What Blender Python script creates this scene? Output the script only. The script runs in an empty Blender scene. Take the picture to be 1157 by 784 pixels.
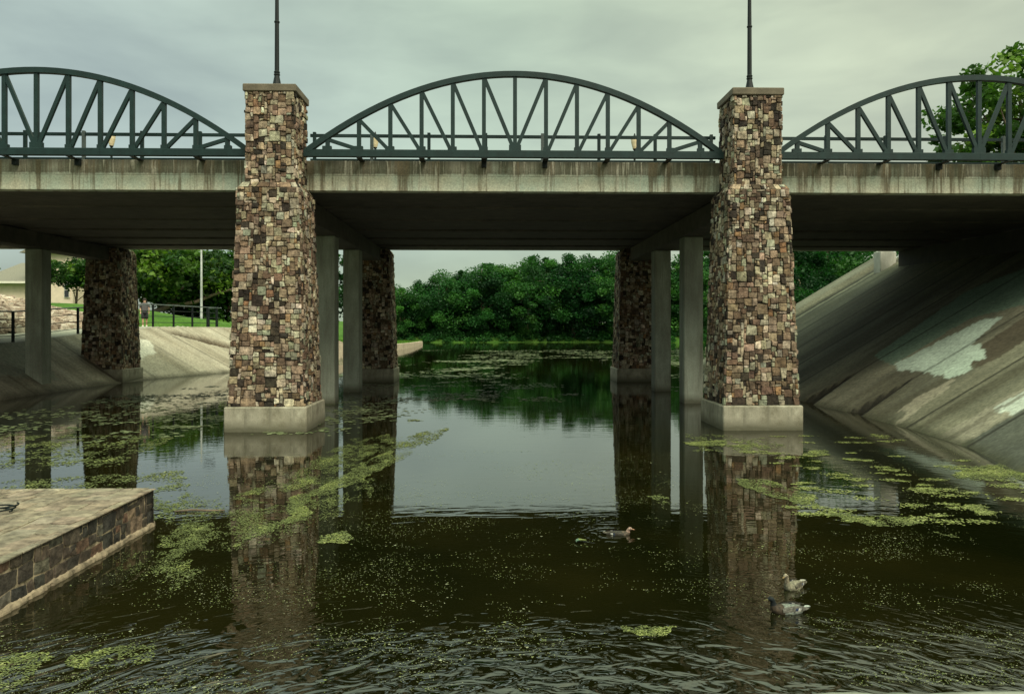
import bpy, math, random
import numpy as np
from mathutils import Vector, Matrix, noise as mnoise

R = math.radians
sc = bpy.context.scene
COL = sc.collection
rnd = random.Random(7)

# ------------------------------------------------------------------ helpers
class MB:
    """collects polygons with a colour per face; build() links them as ONE mesh object"""
    def __init__(s):
        s.v, s.f, s.c, s.cur = [], [], [], (1, 1, 1)
    def face(s, idx):
        s.f.append(tuple(idx)); s.c.append(s.cur)
    def vert(s, p):
        s.v.append(tuple(p)); return len(s.v) - 1
    def poly(s, pts):
        s.face([s.vert(p) for p in pts])
    def box(s, a, b):
        (x0, y0, z0), (x1, y1, z1) = a, b
        i = [s.vert(p) for p in ((x0,y0,z0),(x1,y0,z0),(x1,y1,z0),(x0,y1,z0),(x0,y0,z1),(x1,y0,z1),(x1,y1,z1),(x0,y1,z1))]
        for q in ((3,2,1,0),(4,5,6,7),(0,1,5,4),(1,2,6,5),(2,3,7,6),(3,0,4,7)):
            s.face([i[k] for k in q])
    def cbox(s, a, b, ch=.012):
        """box with chamfered edges"""
        x0,y0,z0 = a; x1,y1,z1 = b
        P = {}
        for sx in (0,1):
            for sy in (0,1):
                for sz in (0,1):
                    X,Y,Z = (x0,x1)[sx],(y0,y1)[sy],(z0,z1)[sz]
                    dx,dy,dz = (ch,-ch)[sx],(ch,-ch)[sy],(ch,-ch)[sz]
                    P[sx,sy,sz,'x'] = s.vert((X,Y+dy,Z+dz)); P[sx,sy,sz,'y'] = s.vert((X+dx,Y,Z+dz)); P[sx,sy,sz,'z'] = s.vert((X+dx,Y+dy,Z))
        for k in (0,1):
            o = 1 if k else -1
            q = [P[k,0,0,'x'],P[k,1,0,'x'],P[k,1,1,'x'],P[k,0,1,'x']]; s.face(q[::o])
            q = [P[0,k,0,'y'],P[0,k,1,'y'],P[1,k,1,'y'],P[1,k,0,'y']]; s.face(q[::o])
            q = [P[0,0,k,'z'],P[1,0,k,'z'],P[1,1,k,'z'],P[0,1,k,'z']]; s.face(q[::o])
        for i in (0,1):
            for j in (0,1):
                s.face([P[0,i,j,'y'],P[1,i,j,'y'],P[1,i,j,'z'],P[0,i,j,'z']])
                s.face([P[i,0,j,'x'],P[i,1,j,'x'],P[i,1,j,'z'],P[i,0,j,'z']])
                s.face([P[i,j,0,'x'],P[i,j,1,'x'],P[i,j,1,'y'],P[i,j,0,'y']])
                for k in (0,1):
                    s.face([P[i,j,k,'x'],P[i,j,k,'y'],P[i,j,k,'z']])
    def bar(s, p, q, w, h, up=(0,0,1)):
        """rectangular bar from p to q, w across (sideways), h along 'up'"""
        p, q, up = Vector(p), Vector(q), Vector(up)
        d = (q-p).normalized(); side = d.cross(up).normalized(); u = side.cross(d)
        r = []
        for c in (p, q):
            r.append([s.vert(c + side*a*w/2 + u*b*h/2) for a, b in ((-1,-1),(1,-1),(1,1),(-1,1))])
        for k in range(4):
            s.face((r[0][k], r[0][(k+1)%4], r[1][(k+1)%4], r[1][k]))
        s.face(r[0][::-1]); s.face(r[1])
    def tube(s, pts, rad, n=8, cap=True):
        pts = [Vector(p) for p in pts]
        if not hasattr(rad, '__len__'): rad = [rad]*len(pts)
        rings = []; ref = Vector((.31,.95,.05))
        for i, p in enumerate(pts):
            d = (pts[min(i+1, len(pts)-1)] - pts[max(i-1, 0)]).normalized()
            if abs(d.dot(ref)) > .95: ref = Vector((0,0,1)) if abs(d.z) < .9 else Vector((1,0,0))
            u = d.cross(ref).normalized(); w = d.cross(u)
            rings.append([s.vert(p + (u*math.cos(2*math.pi*k/n) + w*math.sin(2*math.pi*k/n))*rad[i]) for k in range(n)])
        for a, b in zip(rings, rings[1:]):
            for k in range(n):
                s.face((a[k], a[(k+1)%n], b[(k+1)%n], b[k]))
        if cap: s.face(rings[0][::-1]); s.face(rings[-1])
    def lathe(s, prof, c=(0,0,0), n=16):
        rings = [[s.vert((c[0]+r*math.cos(2*math.pi*k/n), c[1]+r*math.sin(2*math.pi*k/n), c[2]+z)) for k in range(n)] for r, z in prof]
        for a, b in zip(rings, rings[1:]):
            for k in range(n):
                s.face((a[k], a[(k+1)%n], b[(k+1)%n], b[k]))
        s.face(rings[0][::-1]); s.face(rings[-1])
    def build(s, name, mat, parent=None, smooth=False, loc=None):
        me = bpy.data.meshes.new(name)
        me.from_pydata(s.v, [], s.f); me.update()
        ca = me.color_attributes.new('Col', 'FLOAT_COLOR', 'CORNER')
        tot = np.array([len(f) for f in s.f])
        arr = np.ones((tot.sum(), 4), np.float32)
        arr[:, :3] = np.repeat(np.array(s.c, np.float32).reshape(-1, 3), tot, axis=0)
        ca.data.foreach_set('color', arr.ravel())
        if smooth: me.polygons.foreach_set('use_smooth', [True]*len(me.polygons))
        return link(name, me, mat, parent, loc)

def link(name, me, mat, parent=None, loc=None):
    o = bpy.data.objects.new(name, me); COL.objects.link(o)
    if mat is not None and len(me.materials) == 0: me.materials.append(mat)
    if parent is not None: o.parent = parent
    if loc is not None: o.location = loc
    return o

def tag(o, label=None, cat=None, group=None, kind=None):
    if label: o['label'] = label
    if cat: o['category'] = cat
    if group: o['group'] = group
    if kind: o['kind'] = kind
    return o

def thing(name, label, cat, loc=(0,0,0), group=None, rz=0):
    o = bpy.data.objects.new(name, None); COL.objects.link(o)
    o.location = loc; o.rotation_euler = (0,0,rz)
    return tag(o, label, cat, group)

def copy_tree(root, loc, label, rz=None, scale=None):
    r = root.copy(); COL.objects.link(r); r.location = loc; r['label'] = label
    if rz is not None: r.rotation_euler = (0,0,rz)
    if scale is not None: r.scale = scale
    for ch in list(root.children):
        c = ch.copy(); COL.objects.link(c); c.parent = r
        for g in list(ch.children):
            d = g.copy(); COL.objects.link(d); d.parent = c
    return r

def grid_mesh(name, X, Y, Z, mat, colors=None, keep=None, smooth=True):
    """X,Y,Z arrays (n,m)"""
    n, m = X.shape
    co = np.stack([X, Y, Z], -1).reshape(-1, 3)
    i = np.arange(n*m).reshape(n, m)
    q = np.stack([i[:-1,:-1], i[1:,:-1], i[1:,1:], i[:-1,1:]], -1).reshape(-1, 4)
    if keep is not None: q = q[keep.reshape(-1)]
    me = bpy.data.meshes.new(name)
    me.from_pydata(co.tolist(), [], q.tolist()); me.update()
    if colors is not None:
        ca = me.color_attributes.new('Col', 'FLOAT_COLOR', 'POINT')
        a = np.ones((n*m, 4), np.float32); a[:, :3] = colors.reshape(-1, 3)
        ca.data.foreach_set('color', a.ravel())
    if smooth: me.polygons.foreach_set('use_smooth', [True]*len(me.polygons))
    return link(name, me, mat)

def nz(x, y, z=0., s=1.):
    return mnoise.noise(Vector((x*s, y*s, z*s)))
def nzgrid(X, Y, s, seed=0, oct=3):
    out = np.zeros(X.shape)
    for k in range(oct):
        f = s*2**k
        out += np.vectorize(lambda a, b: mnoise.noise(Vector((a*f+seed*17.3, b*f-seed*9.1, seed*3.7+k))))(X, Y)/2**k
    return out

# ------------------------------------------------------------------ materials
def nodes(name):
    m = bpy.data.materials.new(name); m.use_nodes = True
    nt = m.node_tree; b = nt.nodes['Principled BSDF']
    return m, nt, b
def N(nt, t, **kw):
    n = nt.nodes.new(t)
    for k, v in kw.items():
        if k in n.inputs: n.inputs[k].default_value = v
        else: setattr(n, k, v)
    return n
def L(nt, a, b): nt.links.new(a, b)
def ramp(nt, fac, stops):
    r = nt.nodes.new('ShaderNodeValToRGB'); L(nt, fac, r.inputs[0])
    e = r.color_ramp.elements
    while len(e) < len(stops): e.new(.5)
    for i, (p, c) in enumerate(stops):
        e[i].position = p; e[i].color = (c, c, c, 1) if not hasattr(c, '__len__') else (*c, 1)
    return r.outputs[0]
def mixc(nt, fac, a, b, mode='MIX'):
    m = nt.nodes.new('ShaderNodeMix'); m.data_type = 'RGBA'; m.blend_type = mode
    for sock, v in ((m.inputs[0], fac), (m.inputs[6], a), (m.inputs[7], b)):
        if hasattr(v, 'links') or isinstance(v, bpy.types.NodeSocket): L(nt, v, sock)
        elif hasattr(v, '__len__'): sock.default_value = (*v, 1)
        else: sock.default_value = v
    return m.outputs[2]
def math_(nt, op, a, b=0., c=None):
    m = nt.nodes.new('ShaderNodeMath'); m.operation = op
    for i, v in enumerate((a, b, c)):
        if v is None: continue
        if isinstance(v, bpy.types.NodeSocket): L(nt, v, m.inputs[i])
        else: m.inputs[i].default_value = v
    return m.outputs[0]
def coords(nt, scale=(1,1,1), kind='Object'):
    t = nt.nodes.new('ShaderNodeTexCoord'); mp = nt.nodes.new('ShaderNodeMapping')
    mp.inputs['Scale'].default_value = scale
    L(nt, t.outputs[kind], mp.inputs[0]); return mp.outputs[0]
def noise(nt, vec, scale, detail=4, rough=.55, dist=0.):
    n = N(nt, 'ShaderNodeTexNoise', Scale=scale, Detail=detail, Roughness=rough, Distortion=dist)
    L(nt, vec, n.inputs['Vector']); return n.outputs['Fac']
def bump(nt, b, h, strength=.3, dist=.02):
    n = N(nt, 'ShaderNodeBump', Strength=strength, Distance=dist)
    L(nt, h, n.inputs['Height']); L(nt, n.outputs[0], b.inputs['Normal'])

def attr_mat(name, rough=.85, nscale=18, amt=.5, bstr=.5, bdist=.02, spec=.3, kind='Object', blotch=1.5, grime=False):
    m, nt, b = nodes(name)
    a = N(nt, 'ShaderNodeVertexColor', layer_name='Col').outputs[0]
    v = coords(nt, kind=kind)
    n1 = noise(nt, v, nscale, 6, .65); n2 = noise(nt, v, blotch, 4, .6)
    f = ramp(nt, n1, [(.28, 1-amt), (.72, 1+amt*.6)])
    c = mixc(nt, 1., a, f, 'MULTIPLY')
    c = mixc(nt, .5, c, ramp(nt, n2, [(.3, .6), (.7, 1.25)]), 'MULTIPLY')
    if grime:
        n3 = noise(nt, coords(nt, (1, 1, .6), kind), 1.3, 5, .65)
        c = mixc(nt, 1., c, ramp(nt, n3, [(.36, (.50,.46,.42)), (.52, (.92,.92,.90)), (.66, (1.22,1.2,1.12))]), 'MULTIPLY')
    L(nt, c, b.inputs['Base Color'])
    b.inputs['Roughness'].default_value = rough; b.inputs['Specular IOR Level'].default_value = spec
    bump(nt, b, n1, bstr, bdist)
    return m

def plain_mat(name, col, rough=.6, var=.3, nscale=8, metal=0., bstr=.15, spec=.5):
    m, nt, b = nodes(name)
    v = coords(nt); n1 = noise(nt, v, nscale, 5, .6)
    c = mixc(nt, 1., col, ramp(nt, n1, [(.3, 1-var), (.7, 1+var)]), 'MULTIPLY')
    L(nt, c, b.inputs['Base Color'])
    b.inputs['Roughness'].default_value = rough; b.inputs['Metallic'].default_value = metal
    b.inputs['Specular IOR Level'].default_value = spec
    bump(nt, b, n1, bstr, .01)
    return m

M = {}
M['stone'] = attr_mat('masonry_stone', .88, 11, .85, .9, .04, blotch=5, grime=True)
M['paving'] = attr_mat('paving_stone', .85, 7, .75, .8, .03, blotch=3)
M['slope'] = attr_mat('slope_concrete', .8, 9, .45, .25, .010, spec=.25, blotch=.8)
M['rock'] = attr_mat('rubble_rock', .9, 5, .5, .6, .04)
M['metal'] = plain_mat('dark_green_metal', (.008,.024,.023), .5, .25, 5, spec=.28)
M['railing'] = plain_mat('black_railing_metal', (.006,.010,.010), .5, .2, 5, spec=.25)
M['rail_grey'] = plain_mat('weathered_rail_metal', (.07,.09,.085), .4, .2, 5, spec=.5)
M['pole_grey'] = plain_mat('galvanised_metal', (.33,.35,.33), .5, .15, 4)

def concrete_face():
    """fascia: mould on the upper half, a casting line, and streaks that run down the face"""
    m, nt, b = nodes('stained_fascia_concrete')
    tc = nt.nodes.new('ShaderNodeTexCoord'); sep = nt.nodes.new('ShaderNodeSeparateXYZ')
    L(nt, tc.outputs['Object'], sep.inputs[0])
    z = sep.outputs[2]
    vs = coords(nt, (1, 1, .05)); v = coords(nt)
    streak = noise(nt, vs, 3.2, 6, .7); streak2 = noise(nt, vs, 11, 4, .6)
    blot = noise(nt, v, 1.1, 5, .6); fine = noise(nt, v, 22, 5, .7)
    base = mixc(nt, ramp(nt, blot, [(.35, 0), (.65, 1)]), (.52,.50,.375), (.42,.485,.39))
    # upper band: z measured from the soffit (0) to the top (0.86)
    zz = math_(nt, 'ADD', z, math_(nt, 'MULTIPLY', math_(nt, 'SUBTRACT', streak, .5), .22))
    up = ramp(nt, zz, [(.44, 0), (.50, 1)])
    mould = math_(nt, 'MULTIPLY', up, ramp(nt, streak2, [(.30, .6), (.55, 1)]))
    c = mixc(nt, mould, base, (.125,.115,.075))
    top = ramp(nt, zz, [(.66, 0), (.86, 1)])
    c = mixc(nt, math_(nt, 'MULTIPLY', top, ramp(nt, fine, [(.38, .35), (.62, 1)])), c, (.05,.048,.035))
    drip = ramp(nt, streak, [(.50, 0), (.60, .85)])
    c = mixc(nt, drip, c, (.135,.105,.058))
    pale = ramp(nt, streak2, [(.58, 0), (.66, .75)])
    c = mixc(nt, pale, c, (.50,.475,.375))
    line = ramp(nt, math_(nt, 'ABSOLUTE', math_(nt, 'SUBTRACT', z, .435)), [(.004, .75), (.010, 0)])
    c = mixc(nt, line, c, (.10,.09,.06))
    c = mixc(nt, 1., c, ramp(nt, fine, [(.3, .62), (.7, 1.2)]), 'MULTIPLY')
    L(nt, c, b.inputs['Base Color']); b.inputs['Roughness'].default_value = .85
    bump(nt, b, fine, .3, .01)
    return m
M['fascia'] = concrete_face()

def concrete_plain(name, c1, c2, vz=.25, tide=False):
    m, nt, b = nodes(name)
    v = coords(nt); vs = coords(nt, (1, 1, vz))
    n1 = noise(nt, vs, 2.2, 6, .65); n2 = noise(nt, v, 24, 5, .7); n3 = noise(nt, v, .5, 3)
    c = mixc(nt, ramp(nt, n1, [(.35, 0), (.65, 1)]), c1, c2)
    c = mixc(nt, .7, c, ramp(nt, n3, [(.3, .65), (.7, 1.2)]), 'MULTIPLY')
    c = mixc(nt, 1., c, ramp(nt, n2, [(.3, .8), (.7, 1.12)]), 'MULTIPLY')
    if tide:
        geo = nt.nodes.new('ShaderNodeNewGeometry'); sp_z = nt.nodes.new('ShaderNodeSeparateXYZ'); L(nt, geo.outputs['Position'], sp_z.inputs[0])
        zt = math_(nt, 'ADD', sp_z.outputs[2], math_(nt, 'MULTIPLY', math_(nt, 'SUBTRACT', n1, .5), .35))
        c = mixc(nt, ramp(nt, zt, [(.05, .85), (.13, .55), (.32, 0)]), c, (.060,.058,.030))
        drip = ramp(nt, noise(nt, coords(nt, (1, 1, .06)), 7, 5, .7), [(.52, 0), (.68, .55)])
        c = mixc(nt, drip, c, (.11,.105,.075))
    L(nt, c, b.inputs['Base Color']); b.inputs['Roughness'].default_value = .85
    bump(nt, b, n2, .25, .008)
    return m
M['column'] = concrete_plain('column_concrete', (.31,.34,.27), (.20,.205,.155), tide=True)
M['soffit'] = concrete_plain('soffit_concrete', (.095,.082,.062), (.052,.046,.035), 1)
M['dark_concrete'] = concrete_plain('shade_dark_concrete', (.05,.045,.035), (.03,.028,.022), 1)  # abutment: shade beneath the deck end is put into the base colour
M['plinth'] = concrete_plain('plinth_concrete', (.40,.375,.285), (.17,.155,.105), .8, tide=True)
M['capstone'] = concrete_plain('capstone_concrete', (.17,.14,.095), (.09,.075,.05), 1)
M['pedestal'] = concrete_plain('pale_concrete', (.55,.54,.47), (.36,.36,.30), .4)
M['ledge'] = concrete_plain('ledge_concrete', (.33,.34,.29), (.18,.19,.15), 1)

def leaf_mat(name, trans=.35):
    m, nt, b = nodes(name)
    a = N(nt, 'ShaderNodeVertexColor', layer_name='Col').outputs[0]
    oi = nt.nodes.new('ShaderNodeObjectInfo')
    tint = mixc(nt, oi.outputs['Random'], (.50,.68,.62), (1.45,1.25,1.0))
    c = mixc(nt, 1., a, tint, 'MULTIPLY')
    L(nt, c, b.inputs['Base Color']); b.inputs['Roughness'].default_value = .55
    b.inputs['Specular IOR Level'].default_value = .25
    t = nt.nodes.new('ShaderNodeBsdfTranslucent'); L(nt, mixc(nt, 1., c, (1.1,1.25,.6), 'MULTIPLY'), t.inputs[0])
    mx = nt.nodes.new('ShaderNodeMixShader'); mx.inputs[0].default_value = trans
    L(nt, b.outputs[0], mx.inputs[1]); L(nt, t.outputs[0], mx.inputs[2])
    L(nt, mx.outputs[0], nt.nodes['Material Output'].inputs[0])
    return m
M['leaf'] = leaf_mat('leaf')
M['bark'] = plain_mat('bark', (.13,.095,.065), .9, .45, 6, bstr=.5)
M['bark_pale'] = plain_mat('pale_bark', (.22,.17,.12), .9, .4, 6, bstr=.5)
M['weed'] = attr_mat('duckweed', .7, 8, .25, .2, .01)

def ground_mat():
    m, nt, b = nodes('grass_ground')
    v = coords(nt); n1 = noise(nt, v, .35, 5, .6); n2 = noise(nt, v, 6, 5, .7)
    c = mixc(nt, ramp(nt, n1, [(.35, 0), (.65, 1)]), (.045,.115,.016), (.085,.17,.028))
    c = mixc(nt, 1., c, ramp(nt, n2, [(.3, .6), (.7, 1.25)]), 'MULTIPLY')
    L(nt, c, b.inputs['Base Color']); b.inputs['Roughness'].default_value = .95
    b.inputs['Specular IOR Level'].default_value = .1
    bump(nt, b, n2, .6, .1)
    return m
M['grass'] = ground_mat()

def water_mat():
    m, nt, b = nodes('pond_water')
    geo = nt.nodes.new('ShaderNodeNewGeometry'); sep = nt.nodes.new('ShaderNodeSeparateXYZ')
    L(nt, geo.outputs['Position'], sep.inputs[0])
    x, y = sep.outputs[0], sep.outputs[1]
    dx = math_(nt, 'SUBTRACT', x, .55); dy = math_(nt, 'SUBTRACT', y, 2.2)
    r = math_(nt, 'SQRT', math_(nt, 'ADD', math_(nt, 'MULTIPLY', dx, dx), math_(nt, 'MULTIPLY', dy, dy)))
    th = math_(nt, 'ARCTAN2', dx, dy)
    cv = nt.nodes.new('ShaderNodeCombineXYZ')
    L(nt, math_(nt, 'MULTIPLY', r, 2.6), cv.inputs[0]); L(nt, math_(nt, 'MULTIPLY', th, 6.5), cv.inputs[1])
    ring = noise(nt, cv.outputs[0], 2.3, 2, .45, .7)
    pos = geo.outputs['Position']
    mp = nt.nodes.new('ShaderNodeMapping'); mp.inputs['Scale'].default_value = (.55, 1, 1); L(nt, pos, mp.inputs[0])
    small = noise(nt, mp.outputs[0], 5.5, 3, .5)
    mp2 = nt.nodes.new('ShaderNodeMapping'); mp2.inputs['Scale'].default_value = (.22, 1, 1); L(nt, pos, mp2.inputs[0])
    line = noise(nt, mp2.outputs[0], 3.2, 2, .5)
    patch = noise(nt, pos, .23, 2, .5)
    near = ramp(nt, math_(nt, 'DIVIDE', y, 20.), [(.275, 1), (.315, .55), (.36, .14), (.42, .02)])
    mid = ramp(nt, math_(nt, 'DIVIDE', y, 20.), [(.44, .02), (.545, .5), (.61, .16), (.75, .06)])
    h1 = math_(nt, 'MULTIPLY', math_(nt, 'MULTIPLY', ring, near), .062)
    h2 = math_(nt, 'MULTIPLY', math_(nt, 'MULTIPLY', line, mid), .0065)
    pm = ramp(nt, patch, [(.42, .12), (.62, 1)])
    far = ramp(nt, math_(nt, 'DIVIDE', y, 200.), [(.03, 1), (.10, .75), (.4, .35)])
    h3 = math_(nt, 'MULTIPLY', math_(nt, 'MULTIPLY', small, math_(nt, 'MULTIPLY', pm, far)), .0011)
    h = math_(nt, 'ADD', math_(nt, 'ADD', h1, h2), h3)
    for dx_, dy_, am in ((1.62, 9.97, .0011), (3.2, 7.87, .0007), (2.87, 7.22, .0009)):     # rings spreading from the ducks
        vd = nt.nodes.new('ShaderNodeVectorMath'); vd.operation = 'DISTANCE'; L(nt, pos, vd.inputs[0]); vd.inputs[1].default_value = (dx_, dy_, 0)
        d_ = vd.outputs['Value']
        wv_ = math_(nt, 'MULTIPLY', math_(nt, 'SINE', math_(nt, 'ADD', math_(nt, 'MULTIPLY', d_, 42.), math_(nt, 'MULTIPLY', small, 16.))), math_(nt, 'POWER', 2.718, math_(nt, 'MULTIPLY', d_, -2.6)))
        h = math_(nt, 'ADD', h, math_(nt, 'MULTIPLY', wv_, am))
    bp = N(nt, 'ShaderNodeBump', Strength=1., Distance=1.); L(nt, h, bp.inputs['Height'])
    L(nt, bp.outputs[0], b.inputs['Normal'])
    murk = noise(nt, pos, .35, 3, .5)
    c = mixc(nt, ramp(nt, murk, [(.35, 0), (.65, 1)]), (.0036,.0046,.0009), (.0095,.0088,.0018))
    L(nt, c, b.inputs['Base Color'])
    b.inputs['Roughness'].default_value = .015; b.inputs['IOR'].default_value = 1.8
    return m
M['water'] = water_mat()

# ------------------------------------------------------------------ world, sun, camera
SUN_EL, SUN_AZ = 48, 152       # azimuth clockwise from +Y: high, behind the camera and to its right
w = bpy.data.worlds.new('World'); sc.world = w; w.use_nodes = True
nt = w.node_tree; nt.nodes.clear()
sky = nt.nodes.new('ShaderNodeTexSky'); sky.sky_type = 'NISHITA'; sky.sun_disc = False
sky.sun_elevation = R(SUN_EL); sky.sun_rotation = R(SUN_AZ); sky.dust_density = 5; sky.air_density = .6; sky.ozone_density = 0
bg1 = N(nt, 'ShaderNodeBackground', Strength=.05); L(nt, sky.outputs[0], bg1.inputs[0])
tc = nt.nodes.new('ShaderNodeTexCoord'); sp = nt.nodes.new('ShaderNodeSeparateXYZ'); L(nt, tc.outputs['Generated'], sp.inputs[0])
# overcast layer: cloud deck about three times brighter overhead than at the horizon
mp = nt.nodes.new('ShaderNodeMapping'); mp.inputs['Scale'].default_value = (1, 1, 3.2); L(nt, tc.outputs['Generated'], mp.inputs[0])
cl = noise(nt, mp.outputs[0], 2.1, 5, .5, .4)
cl2 = noise(nt, mp.outputs[0], 6.5, 4, .5, .3)
side = ramp(nt, math_(nt, 'ADD', math_(nt, 'MULTIPLY', sp.outputs[0], .9), .5), [(.1, (.50,.605,.48)), (.5, (.565,.69,.465)), (.9, (.68,.75,.475))])
tone = ramp(nt, cl, [(.32, .83), (.50, 1.0), (.66, 1.16)])
c = mixc(nt, 1., side, tone, 'MULTIPLY')
c = mixc(nt, .75, c, ramp(nt, cl2, [(.34, .86), (.52, 1.0), (.68, 1.12)]), 'MULTIPLY')
zen = ramp(nt, sp.outputs[2], [(0, .53), (.12, .54), (.42, .60), (.65, 1.3), (1, 2.3)])
c = mixc(nt, 1., c, zen, 'MULTIPLY')
back = math_(nt, 'MULTIPLY', ramp(nt, math_(nt, 'SUBTRACT', .5, math_(nt, 'MULTIPLY', sp.outputs[1], .5)), [(.5, 0), (.85, 1)]), ramp(nt, sp.outputs[2], [(.35, 0), (.6, 1)]))
c = mixc(nt, math_(nt, 'MULTIPLY', back, .5), c, mixc(nt, 1., c, (2.1, 2.0, 1.85), 'MULTIPLY'))   # unseen sky behind the camera, extra brightness added to light the front faces
bg2 = N(nt, 'ShaderNodeBackground', Strength=1.0); L(nt, c, bg2.inputs[0])
ad = nt.nodes.new('ShaderNodeAddShader'); L(nt, bg1.outputs[0], ad.inputs[0]); L(nt, bg2.outputs[0], ad.inputs[1])
wo = nt.nodes.new('ShaderNodeOutputWorld'); L(nt, ad.outputs[0], wo.inputs[0])

sd = bpy.data.lights.new('sun', 'SUN'); sd.energy = 1.5; sd.angle = R(22); sd.color = (1, .93, .80)
so = bpy.data.objects.new('sun', sd); COL.objects.link(so)
so.rotation_euler = (R(90-SUN_EL), 0, R(180-SUN_AZ))

cd = bpy.data.cameras.new('camera'); cam = bpy.data.objects.new('camera', cd); COL.objects.link(cam)
cam.location = (0, 0, 2.8); cam.rotation_euler = (R(90), 0, R(-1.4))
cd.sensor_width = 36; cd.lens = 36*840/1157; cd.shift_y = -24/1157
cd.clip_start = .1; cd.clip_end = 3000
sc.camera = cam
vs = sc.view_settings; vs.view_transform = 'Standard'; vs.look = 'None'; vs.exposure = .33; vs.gamma = 1; vs.use_curve_mapping = False
sc.render.engine = 'CYCLES'; sc.cycles.max_bounces = 6; sc.cycles.use_denoising = True

# ------------------------------------------------------------------ masonry
PIER_X = (-19.28, -6.03, 7.22)
Y_NEAR, Y_FAR = 20.83, 37.98
PAL = [((.43,.37,.27), 20), ((.34,.255,.178), 28), ((.168,.115,.078), 25), ((.045,.035,.026), 14), ((.29,.175,.095), 4), ((.32,.315,.235), 8), ((.58,.52,.41), 7)]
def pick(rg, pal=PAL):
    t = rg.random()*sum(p[1] for p in pal)
    for c, wt in pal:
        t -= wt
        if t <= 0: break
    k = rg.uniform(.78, 1.22) if pal is PAL else rg.uniform(.9, 1.1)
    j = .07 if pal is PAL else .025
    return tuple(min(.75, ch*k*rg.uniform(1-j, 1+j)) for ch in c)

def stone_face(mb, fmap, W, H, cell, rg, sizes, joint=.012, prot=(-.008, .045), bev=.012, pal=PAL, jit=.27):
    """packs stones into a W x H rectangle; fmap(u, v, d) maps metres on the face and outward depth to a point"""
    nu, nv = max(2, round(W/cell)), max(2, round(H/cell))
    occ = [[False]*nu for _ in range(nv)]
    jx = [[0 if i in (0, nu) else rg.uniform(-jit, jit)*cell for i in range(nu+1)] for _ in range(nv+1)]
    jy = [[0 if j in (0, nv) else rg.uniform(-jit, jit)*cell for _ in range(nu+1)] for j in range(nv+1)]
    lat = lambda i, j: (i*W/nu + jx[j][i], j*H/nv + jy[j][i])
    for j in range(nv):
        for i in range(nu):
            if occ[j][i]: continue
            sw, sh = rg.choices([s[0] for s in sizes], [s[1] for s in sizes])[0]
            ww = 0
            while ww < sw and i+ww < nu and not occ[j][i+ww]: ww += 1
            hh = min(sh, nv-j)
            for b in range(hh):
                for a in range(ww): occ[j+b][i+a] = True
            q = [lat(i, j), lat(i+ww, j), lat(i+ww, j+hh), lat(i, j+hh)]
            cx, cy = sum(p[0] for p in q)/4, sum(p[1] for p in q)/4
            dd = rg.uniform(*prot)
            # eight-sided outline: corners knocked off
            out = []
            for k in range(4):
                p, pn, pp = q[k], q[(k+1)%4], q[k-1]
                ln = math.hypot(pn[0]-p[0], pn[1]-p[1]); lp = math.hypot(pp[0]-p[0], pp[1]-p[1])
                cut = rg.uniform(.03, .15)*min(ln, lp)
                cut2 = cut*rg.uniform(.4, 1.3)
                out.append((p[0]+(pp[0]-p[0])/max(lp,1e-6)*cut2, p[1]+(pp[1]-p[1])/max(lp,1e-6)*cut))
                out.append((p[0]+(pn[0]-p[0])/max(ln,1e-6)*cut, p[1]+(pn[1]-p[1])/max(ln,1e-6)*cut))
            def shr(p, m):
                dx, dy = cx-p[0], cy-p[1]; l = math.hypot(dx, dy)
                m = m*(.7+.6*abs(nz(p[0]*9, p[1]*9, 2))*2); t = min(.45, m/max(l, 1e-6)); return (p[0]+dx*t, p[1]+dy*t)
            mb.cur = pick(rg, pal)
            r0 = [mb.vert(fmap(*shr(p, joint), -.03)) for p in out]
            r1 = [mb.vert(fmap(*shr(p, joint), dd-bev*.7)) for p in out]
            r2 = [mb.vert(fmap(*shr(p, joint+bev), dd+rg.uniform(-.004, .004))) for p in out]
            n = len(out)
            for A, B in ((r0, r1), (r1, r2)):
                for k in range(n): mb.face((A[k], A[(k+1)%n], B[(k+1)%n], B[k]))
            cc = mb.vert(fmap(cx, cy, dd+rg.uniform(-.002, .012)))
            for k in range(n): mb.face((r2[k], r2[(k+1)%n], cc))

SIZES = [((2,2),26),((3,2),20),((2,3),18),((3,3),12),((1,1),14),((2,1),18),((1,2),18),((4,2),4),((3,1),6),((4,3),5),((4,4),2),((5,3),2)]
def shaft(mb, hw0, hw1, z0, z1, rg, cell=.072):
    """four masonry faces of a tapering shaft round the origin, over a dark mortar core"""
    H = z1-z0
    c0, c1 = hw0-.02, hw1-.02
    mb.cur = (.075,.058,.042)
    lo = [mb.vert((a*c0, b*c0, z0)) for a, b in ((-1,-1),(1,-1),(1,1),(-1,1))]
    hi = [mb.vert((a*c1, b*c1, z1)) for a, b in ((-1,-1),(1,-1),(1,1),(-1,1))]
    for k in range(4): mb.face((lo[k], lo[(k+1)%4], hi[(k+1)%4], hi[k]))
    mb.face(hi)
    W = hw0+hw1
    for k in range(4):
        ang = k*math.pi/2; ca, sa = math.cos(ang), math.sin(ang)
        def fm(u, v, d):
            t = v/H; hw = hw0+(hw1-hw0)*t
            x = (u/W*2-1)*hw; y = -(hw+d)
            if abs(abs(u/W*2-1)-1) < 1e-3: x *= 1
            return (x*ca-y*sa, x*sa+y*ca, z0+v)
        stone_face(mb, fm, W, H, cell, rg, SIZES)

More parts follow.
